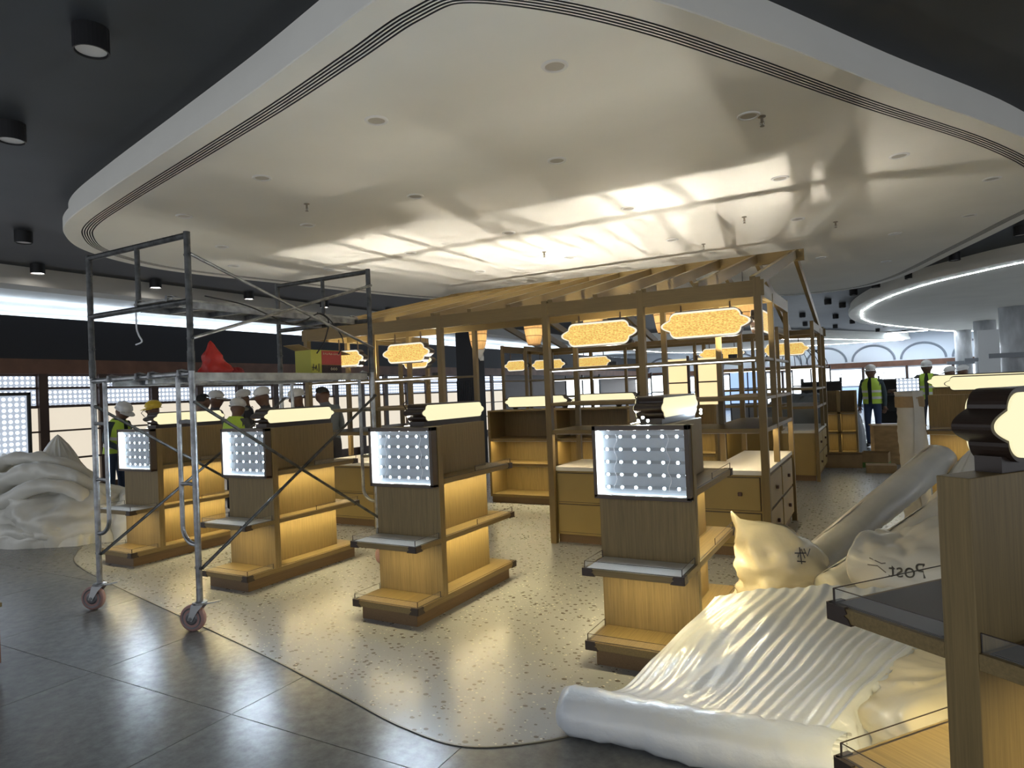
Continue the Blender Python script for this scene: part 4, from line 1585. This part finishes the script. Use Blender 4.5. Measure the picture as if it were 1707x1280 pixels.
# heap at the far left
heap_g = 'crumpled foam heap by the left wall'
blob('foam_heap', 'lower crumpled cream grey foam roll in the left heap', 'packing foam', (-9.15, 4.55, 0), .95, .62, .62, foam_grey, 21, 110, 40, .55, .22, .3, heap_g)
blob('foam_heap', 'peaked grey foam sheet at the back of the left heap', 'packing foam', (-10.05, 4.98, 0), .72, .6, 1.25, foam_grey, 22, 110, 40, 1.25, .14, .2, heap_g, (0, 0), True)
blob('foam_heap', 'pale translucent foam at the left edge of the left heap', 'packing foam', (-10.6, 4.5, 0), .7, .6, .98, foam_grey, 23, 110, 40, .7, .2, .1, heap_g)
blob('foam_heap', 'low flattened foam fold at the front of the left heap', 'packing foam', (-8.9, 4.22, 0), .62, .30, .26, foam_grey, 24, 110, 40, .5, .22, .35, heap_g)
blob('foam_heap', 'small foam fold between the left heap and the leftmost gondola', 'packing foam', (-8.1, 5.0, 0), .5, .42, .56, foam_grey, 25, 110, 40, .8, .2, .2, heap_g)
hp = bpy.data.objects['foam_heap.003']
hinv = (Matrix.Translation(hp.location) @ Matrix.Rotation(.3, 4, 'Z')).inverted()
for kf, (pts, ra, rb) in enumerate([
    ([(-10.0, 3.98, .10), (-9.6, 3.92, .34), (-9.1, 3.98, .58), (-8.7, 4.18, .70), (-8.42, 4.36, .60), (-8.36, 4.42, .40), (-8.5, 4.36, .26)], .10, .07),
    ([(-10.1, 4.1, .52), (-9.6, 4.2, .76), (-9.1, 4.38, .82), (-8.65, 4.55, .68), (-8.3, 4.75, .42)], .13, .10),
    ([(-9.5, 3.90, .08), (-9.0, 3.92, .16), (-8.6, 4.08, .14), (-8.25, 4.40, .10)], .11, .06),
    ([(-10.3, 4.2, .80), (-9.8, 4.35, .98), (-9.35, 4.6, .92), (-8.95, 4.85, .72)], .10, .05)]):
    pth = spline(pts, 48, False)
    mb = MB()
    rr_ = [(ra + (rb - ra) * k_ / len(pth)) * (1 + .25 * noise.noise(Vector((k_ * .13, kf, 0)))) * (.35 if k_ in (0, len(pth) - 1) else 1) for k_ in range(len(pth))]
    mb.tube([hinv @ p_ for p_ in pth], rr_, 20)
    mb.v = [tuple(Vector(v_) + Vector((noise.noise(Vector(v_) * 5), noise.noise(Vector(v_) * 5 + Vector((9, 0, 0))), noise.noise(Vector(v_) * 6))) * .035) for v_ in mb.v]
    mb.smooth = True
    mb.build('fold', foam_grey, hp)
o = roll('foam_roll', 'foam roll with an open curled end on top of the left heap', (-9.6, 4.02, .42), (-8.55, 4.55, .55), .17, .13, foam_grey, 7, None, .05)
blob('black_bag', 'black crumpled bag behind the leftmost gondola', 'bag', (-7.75, 5.0, 0), .35, .3, .5, mat('black_plastic', (.02, .02, .022), .35), 31, peak=.7)


# ---------------------------------------------------------------- people
def person(label, loc, face, h=1.70, shirt=(.05, .08, .09), trousers=(.03, .04, .07), vest=True, helmet='w', lean=0., head_down=0., arms='down', hair_vis=False, look=0.):
    """face = heading in degrees, 0 looks along +y, positive turns left"""
    t = thing('person', label, 'person', loc, math.radians(face))
    k = h / 1.72
    sl = lean
    V, E, R = [], [], []

    def jt(x, y, z, r, par=None):
        V.append((x * k, y * k, z * k))
        R.append(r if isinstance(r, tuple) else (r, r))
        if par is not None:
            E.append((par, len(V) - 1))
        return len(V) - 1
    def bend(y, z, amt=1.):
        if z < .95:
            return y, z
        a = sl * amt
        dz = z - .95
        return y * math.cos(a) + dz * math.sin(a), .95 + dz * math.cos(a) - y * math.sin(a)
    def J(x, y, z, r, par=None):
        y, z = bend(y, z)
        return jt(x, y, z, r, par)
    pel = J(0, 0, .95, (.160, .12))
    sp1 = J(0, .01, 1.12, (.155, .115), pel)
    ch = J(0, 0, 1.30, (.175, .13), sp1)
    nk0 = J(0, -.005, 1.43, (.10, .085), ch)
    nk = J(0, .01, 1.495, .066, nk0)
    hy = math.sin(head_down) * .10
    h0 = J(0, .03 + hy * .4, 1.555, (.086, .095), nk)
    h1 = J(0, .025 + hy * .8, 1.63, (.102, .120), h0)
    h2 = J(0, .01 + hy, 1.69, (.082, .098), h1)
    J(0, .152 + hy * .8, 1.590, .014, h1)                     # nose
    for s in (-1, 1):
        J(s * .112, .015 + hy * .7, 1.610, .014, h1)                # ears
        sh = J(s * .180, -.005, 1.405, .072, ch)
        if arms == 'down':
            A = [(s * .235, -.03, 1.13), (s * .25, .03, .90), (s * .25, .05, .82)]
        elif arms == 'front':
            A = [(s * .245, .03, 1.14), (s * .14, .22, 1.06), (s * .09, .30, 1.07)]
        elif arms == 'reach':
            A = [(s * .25, .10, 1.20), (s * .18, .34, 1.12), (s * .15, .43, 1.11)] if s > 0 else [(s * .235, -.02, 1.13), (s * .25, .05, .90), (s * .25, .07, .82)]
        elif arms == 'side':
            A = [(s * .36, .05, 1.20), (s * .56, .16, 1.14), (s * .65, .19, 1.13)] if s > 0 else [(s * .24, -.02, 1.13), (s * .25, .07, .92), (s * .25, .09, .84)]
        el = J(*A[0], .054, sh)
        wr = J(*A[1], .040, el)
        pm = J(*A[2], (.040, .022), wr)
        d = (Vector(A[2]) - Vector(A[1])).normalized()
        sd = d.cross(Vector((0, 1, 0)) if abs(d.y) < .6 else Vector((1, 0, 0))).normalized()
        q = Vector(A[2])
        for f, (o_, l_) in enumerate(((-.030, .065), (-.010, .078), (.010, .072), (.029, .058))):
            a_ = q + sd * o_ + d * .03
            b_ = a_ + d * l_ * .55 + Vector((-s * .006, .006, 0))
            c_ = a_ + d * l_ + Vector((-s * .018, .012, 0))
            i1_ = J(*a_, .010, pm)
            i2_ = J(*b_, .009, i1_)
            J(*c_, .008, i2_)
        th = J(*(q + sd * -.038 - d * .01), .012, pm)
        J(*(q + sd * -.062 + d * .03), .010, th)
    for s in (-1, 1):
        hp = jt(s * .092, 0, .90, (.092, .098), pel)
        kn = jt(s * .105, .025, .50, .062, hp)
        an = jt(s * .11, -.01, .10, .045, kn)
        hl = jt(s * .11, -.03, .045, .042, an)
        jt(s * .115, .14, .035, (.045, .034), hl)
    me = bpy.data.meshes.new('body_cage')
    me.from_pydata(V, E, [])
    o = bpy.data.objects.new('body_cage', me)
    col.objects.link(o)
    sk = o.modifiers.new('skin', 'SKIN')
    sk.use_smooth_shade = True
    for i, vv in enumerate(me.skin_vertices[0].data):
        vv.radius = (R[i][0] * k, R[i][1] * k)
        vv.use_root = (i == 0)
    sb = o.modifiers.new('sub', 'SUBSURF')
    sb.levels = sb.render_levels = 2
    dg = bpy.context.evaluated_depsgraph_get()
    bm_ = bpy.data.meshes.new_from_object(o.evaluated_get(dg))
    bpy.data.objects.remove(o)
    bm_.name = 'body'
    bm_.materials.clear()
    for m_ in (skin, mat('shirt_%02d_%02d_%02d' % tuple(int(c * 99) for c in shirt), shirt, .8), mat('trousers_%02d_%02d' % (int(trousers[0] * 99), int(trousers[2] * 99)), trousers, .8), black_m):
        bm_.materials.append(m_)
    wr_pts = [Vector(V[i]) for i in range(len(V))]
    nkz = V[nk][2]
    nkv = Vector(V[nk])
    hands = [i for i in range(len(V)) if R[i] == (.040, .022)]
    for p in bm_.polygons:
        c_ = p.center
        i = 1
        if c_.z < .085 * k:
            i = 3
        elif c_.z < .96 * k and abs(c_.x) < .21 * k and c_.y < .25 * k:
            i = 2
        if (c_ - Vector(V[h1])).length < .17 * k and c_.z > nkz + .0 * k:
            i = 0
        for hh in hands:
            if (c_ - Vector(V[hh])).length < .125 * k and (c_ - Vector(V[hh])).length < (c_ - Vector(V[hh - 1])).length + .02 and (abs(c_.x) > .185 * k or c_.y > .13 * k):
                i = 0
        p.material_index = i
    b_ = link('body', bm_, t)
    for p in bm_.polygons:
        p.use_smooth = True
    hc = (Vector(V[h1]) + Vector(V[h2])) / 2
    if helmet:
        hm = helmet_w if helmet == 'w' else helmet_y
        tilt = sl * .8 + head_down
        mb = MB().lathe([(.128, .0), (.101, .012), (.124, .05), (.104, .095), (.065, .125), (.02, .137), (.0001, .138)], n=26)
        mb.smooth = True
        hel = mb.build('hard_hat', hm, t)
        hel.location = (hc.x, hc.y, hc.z - .012)
        hel.rotation_euler = (-tilt, 0, 0)
        hel.scale = (.93, 1.08, 1)
        pk = []
        for i in range(17):
            a = PI * (.12 + .76 * i / 16)
            pk.append((math.cos(a), math.sin(a)))
        mb = MB()
        mb.grid([[(.128 * x, .128 * y, .014) for x, y in pk], [(.150 * x, .185 * y, -.004) for x, y in pk], [(.148 * x, .183 * y, -.009) for x, y in pk], [(.126 * x, .126 * y, .004) for x, y in pk]])
        mb.build('peak', hm, hel)
        MB().beam((0, -.10, .095), (0, .10, .095), .03, .012).build('crest', hm, hel)
    else:
        mb = MB()
        rows = []
        for j in range(9):
            v = j / 8
            rows.append([(.098 * math.cos(a) * math.cos(v * 1.5) * (1 + .05 * math.sin(a * 5)), .112 * math.sin(a) * math.cos(v * 1.5) - .012, -.045 * (1 if math.sin(a) < .2 else -.6) * (1 - v) + .085 * math.sin(v * 1.5)) for a in [2 * PI * i / 24 for i in range(24)]])
        mb.grid(rows, True)
        mb.smooth = True
        hr = mb.build('hair', hair, t)
        hr.location = (hc.x, hc.y, hc.z + .01)
        hr.rotation_euler = (-sl - head_down, 0, 0)
    for s in (-1, 1):
        mb = MB().lathe([(.0001, -.009), (.007, -.005), (.009, 0), (.007, .005), (.0001, .009)], n=8)
        e_ = mb.build('eye', black_m, t)
        yb, zb = bend(.122 + hy * .8, 1.628)
        e_.location = (s * .032 * k, yb * k, zb * k)
    if vest:
        mb = MB()
        rows = []
        prof = [(.93, .188, .150), (1.05, .186, .148), (1.18, .190, .150), (1.30, .204, .164), (1.38, .196, .156), (1.44, .150, .128), (1.485, .105, .105)]
        for (z, rx, ry) in prof:
            row = []
            for i in range(32):
                a = 2 * PI * i / 32 + PI / 2
                y_, z_ = bend(math.sin(a) * ry, z)
                row.append((math.cos(a) * rx * k, y_ * k, z_ * k))
            rows.append(row)
        # leave a slit in the front
        mb.grid([r[1:] for r in rows])
        mb.smooth = True
        ve = mb.build('vest', vest_m, t)
        for (za, zb_, rx, ry) in ((1.03, 1.085, .192, .153), (1.17, 1.22, .197, .157)):
            mb = MB()
            rows = []
            for z in (za, zb_):
                row = []
                for i in range(1, 32):
                    a = 2 * PI * i / 32 + PI / 2
                    y_, z_ = bend(math.sin(a) * ry, z)
                    row.append((math.cos(a) * rx * k, y_ * k, z_ * k))
                rows.append(row)
            mb.grid(rows)
            mb.build('reflective_band', vest_tape, ve)
    return t


# group behind the gondolas on the left
person('worker in white hard hat and hi-vis vest bending forward, leftmost of the group', (-10.45, 5.98, 0), -75, 1.64, (.04, .06, .07), (.03, .05, .10), True, 'w', .22, .35, 'front')
person('worker in yellow hard hat facing the camera behind the leftmost gondola', (-10.35, 6.6, 0), 165, 1.62, (.45, .45, .42), (.05, .05, .06), False, 'y', .0, .1, 'front')
person('bare-headed worker with dark hair seen from behind near the yellow hard hat', (-9.4, 6.75, 0), -10, 1.72, (.03, .03, .035), (.03, .03, .04), False, None, .0, .05, 'down')
person('worker in white hard hat just right of the dark-haired one', (-9.75, 7.25, 0), -60, 1.75, (.10, .10, .11), (.03, .03, .04), False, 'w', .0, .1, 'down')
person('worker in white hard hat at the back, third from the right in the left group', (-9.6, 7.80, 0), 150, 1.76, (.05, .05, .055), (.03, .03, .04), False, 'w', .05, .15, 'front')
person('worker in white hard hat and hi-vis vest seen from behind between two cream signs', (-8.45, 6.6, 0), 20, 1.60, (.06, .07, .07), (.03, .03, .04), True, 'w', .12, .2, 'front')
person('worker in white hard hat looking down right of the hi-vis back', (-8.3, 7.1, 0), 120, 1.76, (.05, .05, .055), (.03, .03, .04), False, 'w', .05, .2, 'reach')
person('worker in white hard hat above the cream sign of the second gondola', (-7.9, 7.45, 0), 130, 1.72, (.04, .045, .05), (.03, .03, .04), False, 'w', .1, .1, 'down')
person('bare-headed man in grey shirt bending left by the pavilion post', (-7.45, 7.55, 0), 75, 1.78, (.16, .19, .22), (.04, .04, .05), False, None, .25, .1, 'front')
# right background
person('worker in white hard hat, hi-vis vest and jeans standing full length at right', (-.27, 17.1, 0), 165, 1.80, (.03, .05, .06), (.035, .06, .13), True, 'w', 0, .05, 'down')
person('worker in white hard hat and hi-vis vest reaching out beside the right gondola', (.86, 18.3, 0), 170, 1.86, (.06, .06, .055), (.04, .04, .05), True, 'w', 0, .1, 'side')
person('dark worker in white hard hat half hidden by the cream sign, left of a pair', (1.42, 18.6, 0), 60, 1.70, (.03, .03, .03), (.03, .03, .04), False, 'w', .1, .1, 'front')
person('dark worker in white hard hat half hidden by the cream sign, right of a pair', (1.72, 19.1, 0), 60, 1.72, (.03, .03, .03), (.03, .03, .04), False, 'w', .1, .1, 'front')

# ---------------------------------------------------------------- right background goods
carton('torn low cardboard box on the floor behind the pavilion', (-.73, 13.2, 0), .1, .62, .36, .24, cardboard, True, None, open_top=True)
carton('small open carton with green print next to the torn box', (-.20, 13.3, 0), -.1, .42, .36, .26, cardboard, False, None, open_top=True, band=(0, .35), band_m=mat('green_print', (.10, .22, .05), .6))
carton('flat tan carton on the floor before the wooden crate', (-.12, 12.55, 0), .05, .44, .34, .13, cardboard, False, None)
carton('flat dark carton lid lying by the wooden crate', (.22, 12.45, 0), .1, .30, .22, .05, mat('dark_card', (.10, .07, .04), .7), False, None)
t = thing('wooden_crate', 'worn plywood crate standing before the workers at right', 'crate', (.15, 13.9, 0), .15)
ply = mat('plywood', (.38, .25, .11), .6, noise_amt=.25, nscale=5, stretch=(1, 1, 3))
for a in (MB().box(-.40, .40, -.25, -.23, 0, .68), MB().box(-.40, .40, .23, .25, 0, .68), MB().box(-.40, -.38, -.25, .25, 0, .68), MB().box(.38, .40, -.25, .25, 0, .68), MB().box(-.42, .42, -.27, .27, .68, .70)):
    a.build('panel', ply, t, .002)
for xx in (-.37, .37):
    MB().box(xx - .035, xx + .035, -.27, -.25, 0, .68).build('batten', ply, t)
# black racks and a lit screen behind the workers
for k, (x, y, lab) in enumerate([(.35, 20.5, 'black open rack behind the standing worker at right'), (-1.6, 21.0, 'black open rack beyond the cube shelf')]):
    t = thing('black_rack', lab, 'rack', (x, y, 0))
    for xx in (-.5, .5):
        for yy in (-.2, .2):
            MB().box(xx - .02, xx + .02, yy - .02, yy + .02, 0, 1.6).build('upright', black_m, t)
    for z in (.25, .65, 1.05, 1.45):
        MB().box(-.52, .52, -.22, .22, z, z + .025).build('shelf', black_m, t)
    MB().box(-.5, .5, .2, .22, .3, 1.5).build('back_panel', black_m, t)
t = thing('light_box', 'small white LED light box beside the reaching worker', 'light box', (.45, 17.9, 1.12))
MB().box(-.24, .24, -.02, .02, 0, .40).build('frame', black_m, t)
MB().box(-.22, .22, -.026, -.02, .02, .38).build('led_panel', led_wall_x, t)
MB().box(-.03, .03, -.02, .02, -1.12, 0).build('stand', black_m, t)
for k, (x, y, m_, lab) in enumerate([(-2.3, 26, white_lit, 'white lit stand beyond the pavilion, right one'), (-4.3, 25, blue_lit, 'bluish lit panel stand beyond the pavilion'), (-6.6, 23, white_lit, 'white lit stand beyond the pavilion, middle one'), (-9.0, 21, white_lit, 'white lit stand beyond the pavilion, left one')]):
    t = thing('lit_stand', lab, 'display stand', (x, y, 0))
    MB().box(-.6, .6, 0, .06, .8, 1.95).build('lit_panel', m_, t)
    for xx in (-.62, .0, .62):
        MB().box(xx - .02, xx + .02, -.03, .08, 0, 2.05).build('upright', black_m, t)
    for z in (.8, 1.35, 1.95):
        MB().box(-.62, .62, -.03, .0, z - .02, z + .02).build('rail', black_m, t)
    MB().box(-.6, .6, -.02, .06, .0, .78).build('lower_panel', mat('grey_stand', (.22, .21, .20), .5), t)
